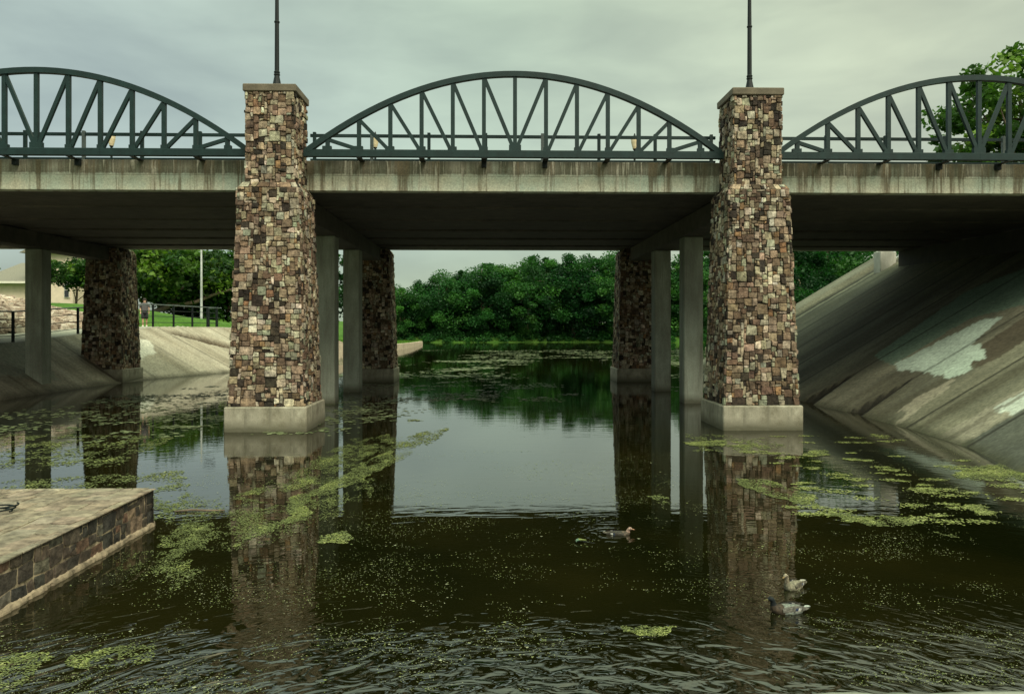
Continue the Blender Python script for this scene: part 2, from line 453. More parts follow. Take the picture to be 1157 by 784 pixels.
def stone_pillar(loc, label, seed):
    rg = random.Random(seed)
    t = thing('stone_pillar', label, 'pillar', loc, 'stone pillars of the bridge')
    p = MB(); p.cbox((-1.085,-1.085,-.8), (1.085,1.085,.658), .03); p.build('plinth', M['plinth'], t)
    s = MB()
    shaft(s, 1.0, .815, .658, 6.50, rg)
    # rounded shoulder where the battered part steps in
    shaft(s, .80, .70, 6.50, 6.66, rg, .08)
    shaft(s, .655, .655, 6.60, 9.1, rg)
    s.build('masonry_shaft', M['stone'], t)
    c = MB(); c.cbox((-.715,-.715,9.1), (.715,.715,9.3), .02)
    c.build('capstone', M['capstone'], t)
    return t
stone_pillar((PIER_X[1], Y_NEAR, 0), 'tall tapered stone pillar in front of the bridge at the left end of the middle arch', 11)
stone_pillar((PIER_X[2], Y_NEAR, 0), 'tall tapered stone pillar in front of the bridge beside the steep bare concrete bank', 12)
far_p = stone_pillar((PIER_X[0], Y_FAR, 0), 'shaded stone pillar standing at the foot of the left concrete bank near the railing', 13)
copy_tree(far_p, (PIER_X[1], Y_FAR, 0), 'shaded far stone pillar rising from water behind the two left columns', math.pi/2)
copy_tree(far_p, (PIER_X[2], Y_FAR, 0), 'shaded far stone pillar rising from water behind the two right columns', math.pi)

# ------------------------------------------------------------------ bridge
BY0, BY1, SOF, TOP = 21.42, 38.2, 6.66, 7.52
br = thing('bridge', 'wide concrete road bridge on square columns crossing the pond', 'bridge', (0, 0, 0))
XL0, XR0 = -46., 21.6
ends = [XL0, -32.53] + list(PIER_X) + [XR0]
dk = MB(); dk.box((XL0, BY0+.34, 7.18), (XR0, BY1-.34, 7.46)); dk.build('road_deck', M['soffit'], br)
for a, b in zip(ends, ends[1:]):
    for yy, d in ((BY0, 1), (BY1, -1)):
        f = MB(); y0, y1 = sorted((yy, yy+d*.33)); f.cbox((a+.012-a*0, y0, 0), (b-.012, y1, TOP-SOF), .012)
        f.build('fascia_beam', M['fascia'], br, loc=(0, 0, SOF))
nb = 11; ww = (BY1-BY0-.70)/nb
for k in range(nb):
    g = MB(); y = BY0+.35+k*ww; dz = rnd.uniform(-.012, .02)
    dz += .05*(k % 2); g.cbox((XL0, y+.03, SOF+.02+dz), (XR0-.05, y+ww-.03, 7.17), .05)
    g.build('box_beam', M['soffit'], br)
for x in (-32.53,) + PIER_X:
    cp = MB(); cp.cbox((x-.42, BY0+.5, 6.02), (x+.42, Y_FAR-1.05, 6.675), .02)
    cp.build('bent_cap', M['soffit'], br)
    for y in (27.05, 31.95):
        cm = MB(); cm.cbox((x-.35, y-.35, -.9), (x+.35, y+.35, 6.018), .03)
        cm.build('column', M['column'], br)
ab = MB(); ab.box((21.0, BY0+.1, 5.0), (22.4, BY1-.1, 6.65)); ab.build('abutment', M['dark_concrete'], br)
pd = MB(); pd.cbox((20.62, 39.2, 5.2), (21.33, 39.9, 6.78), .03); pd.cbox((21.36, 39.3, 5.2), (21.55, 39.9, 6.75), .02)
pd.build('wing_post', M['pedestal'], br)

# arched truss panels hung outside the fascia
def arch_truss(cx, label):
    t = thing('arched_truss', label, 'truss', (cx, 20.9, 0), 'arched steel trusses along the bridge')
    HL, zc, rise, sp = 5.90, 7.61, 2.25, .873
    zf = lambda x: zc + rise*(1-(x/HL)**2)
    b = MB(); b.cbox((-HL, -.075, zc-.10), (HL, .075, zc+.10), .008)
    for x in [k*sp*2 for k in range(-3, 4)]: b.box((x-.006, -.079, zc-.08), (x+.006, -.0755, zc+.08))
    b.build('bottom_chord', M['metal'], t)
    a = MB(); n = 40; R0 = []
    for i in range(n+1):
        x = -HL*.985 + 2*HL*.985*i/n
        sl = -2*rise*x/HL**2; nx, nz_ = -sl/math.hypot(1, sl), 1/math.hypot(1, sl)
        h = .075
        z = zf(x)
        R0.append([a.vert((x+nx*s*h, yy, z+nz_*s*h)) for s, yy in ((-1,-.08),(-1,.08),(1,.08),(1,-.08))])
    for A, B in zip(R0, R0[1:]):
        for k in range(4): a.face((A[k], B[k], B[(k+1)%4], A[(k+1)%4]))
    a.face(R0[0]); a.face(R0[-1][::-1])
    a.build('top_chord', M['metal'], t)
    for k in range(-6, 7):
        v = MB(); x = k*sp; v.bar((x, 0, zc+.095), (x, 0, zf(x)-.06), .11, .10, (0, 1, 0)); v.build('vertical', M['metal'], t)
    for k in range(1, 7):
        for s in (-1, 1):
            d = MB(); x0, x1 = s*k*sp, s*(k-1)*sp
            off = .07 if k > 1 else .03
            d.bar((x0-s*.03, .002, zf(x0)-.10), (x1+s*off, .002, zc+.13), .10, .085, (0, 1, 0)); d.build('diagonal', M['metal'], t)
    for k in range(-6, 7):
        hw_, hh_ = (.17, .16) if k == 0 else (.11, .10)
        g = MB(); g.box((k*sp-hw_+(.0 if k == 0 else (-.03 if k > 0 else .03)*-1), -.0585, zc+.099), (k*sp+hw_, .0585, zc+.1+hh_)); g.build('gusset', M['metal'], t)
    for k in (-5, -3, -1, 1, 3, 5):
        x = k*sp; q = MB(); low = 7.34 if abs(k) == 1 else 7.49
        q.box((x-.07, .30 if abs(k) > 1 else .40, low), (x+.07, .518, zc-.08))
        q.box((x-.075, -.07, zc-.122), (x+.075, .5, zc-.102)); q.build('bracket', M['railing'], t)
    return t
SPAN_X = (-12.655, .595, 13.845)
arch_truss(SPAN_X[0], 'dark green arched truss cut off by the left edge of the picture')
arch_truss(SPAN_X[1], 'dark green arched truss spanning between the two near stone pillars, seen whole')
arch_truss(SPAN_X[2], 'dark green arched truss with a leafy tree showing through it')

def bridge_railing(x0, x1, label):
    t = thing('bridge_railing', label, 'railing', (0, 21.75, 7.52), 'railings along the bridge edge')
    for z, h in ((.80, .085), (.36, .085), (.10, .05)):
        m = MB(); m.bar((x0, 0, z), (x1, 0, z), .07, h); m.build('rail', M['metal'], t)
    n = round((x1-x0)/1.75)
    for k in range(n+1):
        x = x0+.12+(x1-x0-.24)*k/n
        m = MB(); m.cbox((x-.045, -.045, -.02), (x+.045, .045, .90), .008); m.cbox((x-.12, -.09, -.03), (x+.12, .09, .012), .004)
        m.build('post', M['rail_grey'] if k % 3 == 1 else M['metal'], t)
    return t
bridge_railing(-18.6, -6.72, 'low steel railing behind the left arched truss')
bridge_railing(-5.33, 6.52, 'low steel railing behind the middle arched truss')
bridge_railing(7.92, 20.6, 'low steel railing behind the right arched truss')

# street lamps standing on the pillars
gm, nt2, gb = nodes('amber_lamp_glass')
L(nt2, mixc(nt2, ramp(nt2, noise(nt2, coords(nt2), 9, 3), [(.3, 0), (.7, 1)]), (.62,.50,.30), (.72,.62,.42)), gb.inputs['Base Color'])
gb.inputs['Roughness'].default_value = .3; M['lampglass'] = gm
def street_lamp(loc, label):
    t = thing('street_lamp', label, 'lamp', loc, 'street lamps standing on the stone pillars')
    b = MB(); b.lathe([(.155,0),(.155,.05),(.14,.07),(.135,.10),(.105,.25),(.075,.40),(.07,.44),(.085,.46),(.085,.48),(.07,.50),(.082,.53),(.082,.55),(.066,.57)], n=16)
    b.build('base', M['railing'], t, smooth=False)
    p = MB(); p.lathe([(.064,.55),(.058,1.9),(.075,1.92),(.075,1.95),(.056,1.97),(.05,2.78),(.08,2.82),(.1,2.86)], n=14)
    p.build('pole', M['railing'], t)
    g = MB(); g.lathe([(.09,2.86),(.13,2.98),(.18,3.2),(.19,3.36),(.185,3.38)], n=12); g.build('lantern_glass', M['lampglass'], t)
    c = MB(); c.lathe([(.21,3.38),(.2,3.42),(.12,3.5),(.05,3.55),(.04,3.6),(.015,3.66)], n=12); c.build('lantern_cap', M['railing'], t)
    return t
l0 = street_lamp((PIER_X[1], Y_NEAR, 9.3), 'black lamp post standing on the near left stone pillar')
copy_tree(l0, (PIER_X[2], Y_NEAR, 9.3), 'black lamp post standing on the near right stone pillar')
l1 = copy_tree(l0, (PIER_X[0], Y_FAR, 9.0), 'amber lantern seen through the left arched truss')
l2 = copy_tree(l0, (PIER_X[1], Y_FAR, 9.0), 'amber lantern showing through the left half of the middle arched truss')
l3 = copy_tree(l0, (PIER_X[2], Y_FAR, 9.0), 'amber lantern showing through the right half of the middle arched truss')

# ------------------------------------------------------------------ terrain
def XLs(y): return np.interp(y, [-12,5,27.4,34,39,44.8,60,76,95,112,118], [-19,-18.8,-18.5,-18.4,-18.1,-15.9,-14.2,-11.5,-10.6,-10.8,-11.6])
def ZT(y): return np.interp(y, [-12,34,40,46,54,60,66,76,112], [2.05,2.05,2.4,2.72,2.7,2.2,1.2,.75,.4])
def SL(y): return np.interp(y, [-12,40,45,54,66,120], [.68,.68,.56,.56,2.5,2.5])
def zleft(x, y):
    d = XLs(y)-x; zt, sl = ZT(y), SL(y)
    dt = zt/sl; zs = np.minimum(sl*d, zt)
    pw = np.interp(y, [-12,50,58,120], [4,4,2,1])
    e = np.maximum(d-dt-pw, 0)
    g = np.interp(y, [-12,40,46,51,56,80,112], [.55,.52,.42,.20,.24,.22,.12]); zm = np.interp(y, [-12,42,50,60,80,112], [5.7,5.5,4.7,4.6,4.7,5.6])
    e = np.where(y > 62, np.maximum(e*.25, e-np.interp(y, [62,76,112], [2,8,12])), e)
    k = np.minimum(g*e/np.maximum(zm-zs, .3), 1.6)
    return zs + (zm-zs)*np.where(k < 1.6, k-.25*k*k/1.024*1.0, 0.975)*1.0
XR_y, XR_x = [-12,0,10,14.25,16.7,20,24,27,43,46,62,95,122], [8.5,8.8,9.4,10.1,10.9,11.3,11.45,11.25,11.0,13,22,34,42]
def XRs(y): return np.interp(y, XR_y, XR_x)
def zright(x, y):
    d = x-XRs(y)
    return np.where(y < 44, np.clip(.59*d, -2, np.minimum(6.3+.06*np.maximum(d-10.5, 0), 7.6)), np.clip(.5*d, -2, .7)+np.maximum(d-2, 0)*np.interp(y, [44,60,100], [.30,.16,.06]).clip(0, .3))
def hground(x, y):
    zl, zr = zleft(x, y), np.minimum(zright(x, y), 7.5)
    yf = 124 + 2*np.sin(x*.13) + np.interp(x, [-60,-20,0,40], [6,3,0,-2])
    zf = np.clip((y-yf)*.30, -2, .9) + np.clip((y-yf-3)*.04, 0, 2)
    xl = XLs(np.minimum(y, 118)); leftside = np.where((y < 116) | (x < -34), zl, -2)
    h = np.maximum(np.maximum(leftside, zr), zf)
    return np.clip(h, -1.2, 9)
gx = np.unique(np.concatenate([np.arange(-420,-60,12), np.arange(-60,50,.8), np.arange(50,420,12)]))
gy = np.unique(np.concatenate([np.arange(-60,0,4), np.arange(0,135,.8), np.arange(135,900,15)]))
GX, GY = np.meshgrid(gx, gy, indexing='ij')
GZ = hground(GX, GY)
GZ = GZ + np.where(GZ > .3, .06*np.sin(GX*.9+GY*.4)*np.sin(GY*.7), 0)
# the ground dips under the paved banks that lie on it
dL = XLs(GY)-GX
under = ((GY < 60) & (dL < ZT(GY)/SL(GY)+3.9) & (GX < 0)) | ((GX > 0) & (GY < 43.6) & (GX-XRs(GY) < 11.2))
GZ = np.where(under, GZ-.35, GZ)
tag(grid_mesh('ground', GX, GY, GZ, M['grass']), kind='structure')

wm = MB(); wm.poly([(-300,-60,0),(300,-60,0),(300,300,0),(-300,300,0)]); tag(wm.build('water', M['water']), kind='structure')

# polygon helper for stains
def inside(P, Q, poly):
    r = np.zeros(P.shape, bool); n = len(poly)
    for i in range(n):
        (x0, y0), (x1, y1) = poly[i], poly[(i+1) % n]
        if y0 == y1: continue
        c = ((y0 > Q) != (y1 > Q)) & (P < (x1-x0)*(Q-y0)/(y1-y0)+x0)
        r ^= c
    return r

# right concrete bank: y along the water, run = horizontal distance up from the waterline
ys = np.arange(1.5, 43.0, .09); rs = np.concatenate([[-1.2], np.arange(-.3, 9.91, .09), np.arange(10.1, 11.3, .3)])
YY, RR = np.meshgrid(ys, rs, indexing='ij')
n_lo = nzgrid(YY*.35, RR*.12, 1., 1, 3); n_st = nzgrid(YY*1.0, RR*.17, 1., 2, 4); n_hi = nzgrid(YY, RR, 2.2, 3, 3)
wob = .10*n_hi
col = np.empty(YY.shape+(3,)); col[:] = (.215,.20,.14)
def lay(mask, c, a=1.):
    global col
    m = (np.clip(mask, 0, 1)*a)[..., None]; col = col*(1-m)+np.array(c)*m
lay(np.clip(n_lo*1.3+.3, 0, 1), (.145,.14,.105), .8)
lay(np.clip(n_st*2.2, 0, 1), (.085,.075,.047), .65)
lay(np.clip(-n_st*1.8-.15, 0, 1), (.31,.285,.20), .6)
A, B = YY+wob, RR+wob*.8
lay(inside(A, B, [(27.3,2.9),(28.2,7),(27,8.4),(23.7,6),(25.4,5.2),(25.4,2.4)])*1., (.17,.255,.19), .8)
lay(inside(A, B+.5*n_hi, [(22.6,3.2),(23.3,8.0),(22.2,8.6),(21.0,4.2),(21.2,2.6)])*1., (.095,.075,.05), .9)
lay(inside(A+.05*n_st, B+.25*n_st, [(25.35,2.24),(23.5,2.38),(22.98,2.18),(21.6,2.2),(21.3,2.6),(21.9,3.0),(21.5,3.21),(23.27,3.8),(23.91,5.09),(24.75,5.06)])*1., (.54,.63,.53), .95)
lay(inside(A*1., B, [(18.4,-.5),(17.15,-.5),(17.0,5),(18.1,4.5)])*1., (.36,.32,.245), .8)
lay(inside(A, B+.3*n_st, [(18.1,1.15),(17.1,1.22),(17.1,2.9),(17.6,2.6),(18.0,1.9)])*1., (.62,.65,.57), .97)
lay(inside(A*1., B, [(18.0,-.5),(17.8,-.5),(17.7,3),(17.95,3)])*1., (.17,.15,.11), .7)
lay(inside(A, B, [(17.1,-.5),(14,-.5),(14,4),(17.0,3.5)])*1., (.10,.105,.09), .8)
lay(inside(A+.4*n_st, B+.6*n_hi, [(21.6,.5),(21.9,1.2),(21.4,2.2),(20.8,1.5),(20.7,.5)])*1., (.42,.37,.28), .7)
lay(np.clip(1.-(RR+.12*n_hi)/.35, 0, 1), (.06,.06,.035), .9)
ZZ = .59*RR
for j, yj in enumerate([4.5,7.5,10.5,13.6,16.9,20.1,23.3,26.6,29.1,31.6,34.2,36.9,39.4]):
    d = np.abs(YY-yj-.02*n_hi-.06*(RR/9))
    wgap = np.where(np.isin(yj, [23.3, 26.6]), np.clip(.46*(1-RR/2.0), .02, .5), .022 + .012*(j % 2))
    lay(np.clip((wgap+.05-d)/.05, 0, 1), (.022,.020,.014), .95)
    ZZ -= np.where(np.isin(yj, [23.3, 26.6]), np.clip((wgap-d)/.08, 0, 1)*np.clip(.22*(1-RR/2.8), 0, .3), 0)
for rj in ():
    lay(np.clip((.03-np.abs(RR-rj-.02*n_hi))/.03, 0, 1), (.05,.047,.035), .6)
lip = np.clip((YY-41.3)/.25, 0, 1); ZZ += .16*lip
dit = np.exp(-((YY-40.75-.16*n_hi)/.40)**4); ZZ -= .14*dit; lay(dit, (.03,.03,.022), .95)
lay(np.exp(-((YY-39.7-.14*n_hi)/.16)**2), (.045,.04,.03), .8); lay(lip, (.17,.165,.125), .6)
ZZ += .015*n_lo
col = col*np.array((.86,.90,.86))
XX = XRs(YY)+RR
tag(grid_mesh('concrete_bank', XX, YY, ZZ, M['slope'], col), kind='structure')

# left concrete bank with the path along its top
ys = np.concatenate([np.arange(6, 26, .6), np.arange(26, 59.5, .16)]); dd = np.concatenate([[-1.5], np.arange(-.3, 9.2, .14)])
YY, DD = np.meshgrid(ys, dd, indexing='ij')
XX = XLs(YY)-DD; ZZ = zleft(XX, YY); ZZ = np.where(DD < 0, DD*SL(YY), ZZ)
n_hi = nzgrid(YY, DD, 1.1, 5, 3); n_st = nzgrid(YY*1.2, DD*.12, 1., 6, 3)
col = np.empty(YY.shape+(3,)); col[:] = (.40,.355,.27)
lay(np.clip(n_st*1.6, 0, 1), (.24,.205,.145), .8); lay(np.clip(-n_st*1.5-.1, 0, 1), (.46,.42,.33), .7)
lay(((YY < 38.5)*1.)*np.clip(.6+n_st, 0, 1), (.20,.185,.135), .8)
dt = ZT(YY)/SL(YY)
lay(np.clip((DD-dt+.1)/.2, 0, 1), (.44,.42,.34), .85)
for yj in np.arange(27.4, 58, 3.1):
    lay(np.clip((.10-np.abs(YY-yj))/.08, 0, 1)*(DD < dt), (.12,.10,.07), .8)
lay(np.clip((.12-np.abs(DD-dt))/.1, 0, 1), (.20,.18,.13), .7)
lay(np.clip(1.-(DD+.1*n_hi)/.35, 0, 1), (.08,.07,.045), .9)
lay(inside(YY+.3*n_hi, DD+.2*n_hi, [(40.2,1.5),(42.2,2.0),(43.2,3.3),(41.5,3.4)])*1., (.66,.63,.53), .95)
lay(inside(YY+.3*n_hi, DD+.2*n_hi, [(30,1.2),(33,.6),(35,3.),(31,3.2)])*1., (.24,.27,.21), .6)
# a washed-out gash in the slope
gd = np.abs((DD-(3.9-(YY-47.5)*.42))+.15*n_hi)/np.clip(.55-np.abs(YY-49.3)*.11, .06, 1)
gash = np.clip(1.3-gd, 0, 1)*((YY > 46.3) & (YY < 53.5)); ZZ -= .35*gash; lay(gash*1.6, (.075,.052,.03), .95)
keep = ((DD < dt+np.interp(YY, [-12,50,58,120], [4,4,2,1])))[:-1, :-1]
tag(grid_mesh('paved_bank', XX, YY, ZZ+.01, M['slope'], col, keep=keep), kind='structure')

# rubble slope under the house
rb = MB(); rg = random.Random(5)
for k in range(3400):
    y = rg.uniform(30, 49); d = float(ZT(y)/SL(y))+rg.uniform(4.1, 11.5 if y < 42 else 11.5-(y-42)*.5); x = float(XLs(y))-d
    z = float(zleft(np.array(x), np.array(y))); s = rg.uniform(.14, .36)
    c = rg.choice([(.44,.35,.27),(.50,.42,.33),(.34,.26,.20),(.56,.49,.40),(.27,.21,.16)]); k2 = rg.uniform(.8, 1.15)
    rb.cur = tuple(q*k2 for q in c)
    Mx = Matrix.Rotation(rg.uniform(0, 6.3), 3, 'Z') @ Matrix.Rotation(rg.uniform(-.5, .5), 3, 'X')
    i = []
    for a, b, cc in ((-1,-1,-1),(1,-1,-1),(1,1,-1),(-1,1,-1),(-1,-1,1),(1,-1,1),(1,1,1),(-1,1,1)):
        sh = .72 if cc > 0 else 1
        i.append(rb.vert(Vector((x, y, z+.03)) + Mx @ Vector((a*s*sh*rg.uniform(.7, 1.2), b*s*sh*rg.uniform(.6, 1), cc*s*rg.uniform(.35, .7)))))
    for q in ((4,5,6,7),(0,1,5,4),(1,2,6,5),(2,3,7,6),(3,0,4,7)): rb.face([i[k3] for k3 in q])
tag(rb.build('rubble', M['rock']), 'pinkish limestone rubble covering the slope below the cream house', 'rubble', kind='stuff')

# pale kerb wall along the far left grass bank
kw = MB(); pts = [(float(XLs(y))+.12, y) for y in np.arange(60, 113, 2)] + [(-11.6, 114), (-13.5, 116), (-17, 118), (-24, 120)]
for (x0, y0), (x1, y1) in zip(pts, pts[1:]):
    t0, t1 = float(ZT(min(y0, 112)))+.05, float(ZT(min(y1, 112)))+.05
    for side_ in (0,):
        d = Vector((x1-x0, y1-y0)).normalized(); nx, ny = -d.y*.5, d.x*.5
        a = [kw.vert(p) for p in ((x0,y0,-.5),(x1,y1,-.5),(x1,y1,t1),(x0,y0,t0),(x0+nx,y0+ny,t0),(x1+nx,y1+ny,t1))]
        kw.face((a[0],a[1],a[2],a[3])); kw.face((a[3],a[2],a[5],a[4]))
        b = [kw.vert(p) for p in ((x0+nx,y0+ny,-.5),(x1+nx,y1+ny,-.5))]
        kw.face((b[1],b[0],a[4],a[5]))
plain_w = plain_mat('kerb_concrete', (.48,.40,.29), .85, .3, 2)
tag(kw.build('retaining_wall', plain_w), 'low pale retaining wall edging the grass point beyond the bridge', 'wall')

# ------------------------------------------------------------------ stone platform at lower left
pt = thing('stone_platform', 'low stone platform with flagstone top jutting into the water', 'platform', (-4.75, 10.55, 0))
rg = random.Random(21)
PP = [((.070,.060,.048), 32), ((.10,.078,.060), 22), ((.16,.095,.068), 10), ((.055,.053,.046), 22), ((.24,.17,.12), 5), ((.13,.12,.095), 9)]
side_m = MB()
side_m.cur = (.36,.29,.20)
ZTp = .534
side_m.poly([(-.034, 0, -.5), (-.034, -8.6, -.5), (-.034, -8.6, ZTp-.02), (-.034, 0, ZTp-.02)][::-1])
side_m.poly([(-.05, -.05, -.5), (-9, -.05, -.5), (-9, -.05, ZTp-.02), (-.05, -.05, ZTp-.02)])
SZ2 = [((3,2),20),((4,2),16),((2,2),16),((2,1),10),((3,1),8),((4,3),14),((5,3),8),((1,1),5),((2,3),8)]
stone_face(side_m, lambda u, v, d: (-.03+d, -8.6+u, .045+v), 8.6, ZTp-.055, .064, rg, SZ2, joint=.011, prot=(.0, .012), bev=.006, pal=PP, jit=.34)
stone_face(side_m, lambda u, v, d: (-u, -.03+d, .045+v), 9.0, ZTp-.055, .064, rg, SZ2, joint=.011, prot=(.0, .012), bev=.006, pal=PP, jit=.34)
side_m.build('masonry_side', M['stone'], pt)
top_m = MB(); top_m.cur = (.25,.215,.155)
top_m.poly([(-9, -8.6, ZTp-.022), (0, -8.6, ZTp-.022), (0, 0, ZTp-.022), (-9, 0, ZTp-.022)])
TP = [((.25,.208,.15), 44), ((.245,.195,.142), 22), ((.235,.205,.15), 20), ((.30,.26,.195), 6), ((.21,.165,.12), 8)]
SZ3 = [((3,2),20),((4,3),16),((2,2),14),((5,3),8),((3,3),14),((2,3),8),((1,1),6),((2,1),8)]
stone_face(top_m, lambda u, v, d: (-9+u+.012, -8.6+v+.012, ZTp-.012+d*.45), 9, 8.6, .105, rg, SZ3, joint=.004, prot=(-.008, .012), bev=.010, pal=TP, jit=.36)
top_m.build('flagstone_top', M['paving'], pt)
ft = MB(); ft.cur = (.30,.24,.165)
n = 240
for face_ in (0, 1):
    Ln = 8.6 if face_ == 0 else 9.
    rows = []
    for k in range(n+1):
        u = Ln*k/n; wv = .012+.025*nz(u*3, face_*7)+.025*nz(u*11, 3)+.015*nz(u*27, 6); hv = .04+.025*nz(u*5, 9)+.02*nz(u*19, 2)
        f = (lambda o, z: (o, -Ln+u, z)) if face_ == 0 else (lambda o, z: (-Ln+u, o, z))
        rows.append([ft.vert(f(*p)) for p in ((-.04, hv+.02), (wv*.4, hv+.005), (wv, hv*.5), (wv+.01, -.3))])
    for A, B in zip(rows, rows[1:]):
        for q in range(3): ft.face((A[q], B[q], B[q+1], A[q+1]))
ft.build('mortar_footing', M['paving'], pt)

# coil of wire lying on the platform
cw = MB()
pts = [(-6.0+.15*(1+.07*math.sin(t*3.1))*math.cos(t), 9.13+.13*math.sin(t)+.01*t, ZTp+.022+.004*t) for t in np.arange(0, 13.5, .22)]
cw.tube([tuple(map(float, p)) for p in pts], .011, 6)
tag(cw.build('wire_coil', M['railing'], smooth=True), 'dark loop of wire lying on the flagstone platform', 'wire')

# concrete ledge at the bottom edge of the picture
lg = MB(); rows = []
for k in range(161):
    x = -6+14*k/160; e = 5.585+.04*nz(x*1.7, 2)+.03*nz(x*6, 5)
    rows.append([lg.vert(p) for p in ((x, 3.2, .02), (x, e-.05, .018+.012*nz(x*4, 8)), (x, e, .01), (x, e+.03, -.3))])
for A, B in zip(rows, rows[1:]):
    for q in range(3): lg.face((A[q], B[q], B[q+1], A[q+1]))
tag(lg.build('concrete_ledge', M['ledge'], smooth=True), 'low pale concrete ledge at the water edge along the bottom of the picture', 'ledge')

# ------------------------------------------------------------------ plants
def leaf_cloud(name, clumps, rg, leaf, mat, parent=None, greens=((.030,.085,.012),(.045,.12,.018),(.022,.065,.012),(.07,.14,.022))):
    """clumps: (centre, radius, count). Each leaf is a small folded rhombus."""
    C, S_, CO = [], [], []
    for c, r, n in clumps:
        d = rg.normal(size=(n, 3)); d /= np.linalg.norm(d, axis=1)[:, None]
        rad = r*rg.random((n, 1))**.45
        p = np.array(c) + d*rad*np.array([1.1, 1.1, .75])
        base = np.array(greens[rg.integers(len(greens))])*rg.uniform(.75, 1.25)
        C.append(p); S_.append(leaf*rg.uniform(.6, 1.25, (n, 1))); CO.append(base[None]*rg.uniform(.7, 1.35, (n, 1)))
    C, S_, CO = np.concatenate(C), np.concatenate(S_), np.concatenate(CO)
    n = len(C)
    ax = rg.normal(size=(n, 3)); ax[:, 2] *= .6; ax /= np.linalg.norm(ax, axis=1)[:, None]
    t = rg.normal(size=(n, 3)); b = np.cross(ax, t); b /= np.linalg.norm(b, axis=1)[:, None]
    nn = np.cross(ax, b)
    V = np.stack([C-ax*S_*.62, C+b*S_*.36+nn*S_*.1, C+ax*S_*.62, C-b*S_*.36+nn*S_*.1], 1).reshape(-1, 3)
    i = np.arange(n)*4
    me = bpy.data.meshes.new(name)
    me.vertices.add(n*4); me.vertices.foreach_set('co', V.ravel().astype(np.float32))
    me.loops.add(n*4); me.loops.foreach_set('vertex_index', np.arange(n*4, dtype=np.int32))
    me.polygons.add(n); me.polygons.foreach_set('loop_start', i.astype(np.int32)); 
    me.update(calc_edges=True); me.validate()
    ca = me.color_attributes.new('Col', 'FLOAT_COLOR', 'CORNER')
    a = np.ones((n*4, 4), np.float32); a[:, :3] = np.repeat(CO, 4, axis=0)
    ca.data.foreach_set('color', a.ravel())
    return link(name, me, mat, parent)

def tree(label, loc, seed, h, cw_, leaf, nclump, nleaf, ch=None, low=.25, group=None, trunk_r=None, limbs=7, mat='bark', greens=None, name='tree', gap=1., pts_trunk=None, extra_limbs=(), off=(0,0)):
    """a tapered trunk with limbs that end in leaf clumps; cw_ crown half width, low = where the crown starts (share of h)"""
    rg = np.random.default_rng(seed)
    t = thing(name, label, 'tree', loc, group)
    tr = MB(); r0 = trunk_r or h*.022
    top = Vector((off[0]*.6, off[1]*.6, h*.72))
    tp = pts_trunk or [Vector((0, 0, -.4)), Vector((rg.normal()*.1, rg.normal()*.1, h*.18)), Vector((rg.normal()*.3, rg.normal()*.3, h*.42)), top]
    tr.tube(tp, [r0*1.25, r0, r0*.7, r0*.25], 9)
    cz, hz = h*(1+low)/2, h*(1-low)/2
    clumps = []
    main = []
    for k in range(nclump):
        d = rg.normal(size=3); d /= np.linalg.norm(d)
        u = rg.random()**.4
        prof = 1.0-.35*max(0, d[2])
        c = np.array([off[0]+d[0]*cw_*u*prof, off[1]+d[1]*cw_*u*prof, cz+d[2]*hz*u*.93])
        rr = rg.uniform(.4, 1.25)*cw_*.26*gap
        clumps.append((c, rr, int(nleaf*rg.uniform(.6, 1.3)))); main.append(c)
    for k in range(limbs):
        e = Vector(main[k % len(main)]); s0 = Vector(tp[1]).lerp(Vector(tp[2]), rg.random()) if k % 2 else Vector(tp[2]).lerp(Vector(tp[3]), rg.random()*.7)
        m = s0.lerp(e, .5)+Vector((rg.normal()*.2, rg.normal()*.2, .08*h*rg.random()))
        tr.tube([s0, m, e], [r0*.38, r0*.24, r0*.07], 6)
    for lp, lr in extra_limbs: tr.tube(lp, lr, 8)
    tr.build('trunk', M[mat], t, smooth=True)
    kw_ = {'greens': greens} if greens else {}
    leaf_cloud('crown', clumps, rg, leaf, M['leaf'], t, **kw_)
    return t

GR = lambda x, y: float(hground(np.array(float(x)), np.array(float(y))))
ORD = ['first','second','third','fourth','fifth','sixth','seventh','eighth','ninth','tenth','eleventh','twelfth','thirteenth','fourteenth','fifteenth','sixteenth']
DG = ((.014,.070,.016),(.026,.110,.022),(.008,.045,.012),(.042,.145,.026),(.018,.085,.018))
protos = [tree('', (0, -500, 0), 100+k, 13, cw0, .31, 120, 175, low=-.06, greens=DG, limbs=5, name='bank_tree') for k, cw0 in enumerate((5.2, 4.6, 5.8, 4.9))]
far = []
for k, (px, D, h) in enumerate([(452,127,9.2),(478,130,10.8),(497,128,12.4),(522,133,12.2),(545,128,13.4),(570,131,14.0),(596,128,14.5),(622,131,14.6),(648,128,15.2),(672,130,16.0),(700,127,15.6),(742,128,14.5),(780,128,15.0),(424,131,10.0)]):
    far.append(((px-578.5)/840*D+D*.0244, D, h, k))
far.sort()
for n_, (x, y, h, k) in enumerate(far):
    s = h/13; src = protos[k % 4]
    lab = f'leafy green tree on the far bank, {ORD[n_]} from the left in its front row'
    z = max(GR(x, y), .4)-.25
    if k < 4:
        o = src; o.location = (x, y, z); o['label'] = lab; o.scale = (s*rnd.uniform(.95, 1.1),)*2+(s,); o.rotation_euler = (0, 0, rnd.uniform(0, 6))
    else:
        o = copy_tree(src, (x, y, z), lab, rnd.uniform(0, 6), (s*rnd.uniform(.95, 1.1),)*2+(s,))
    o['group'] = 'trees along the far bank'
back = sorted([((px-578.5)/840*D+D*.0244, D, h) for px, D, h in [(440,142,10.6),(480,143,11.),(515,144,12.8),(560,143,14.4),(605,145,16.2),(640,144,15.4),(690,143,17.4),(745,143,17.),(800,140,17)]])
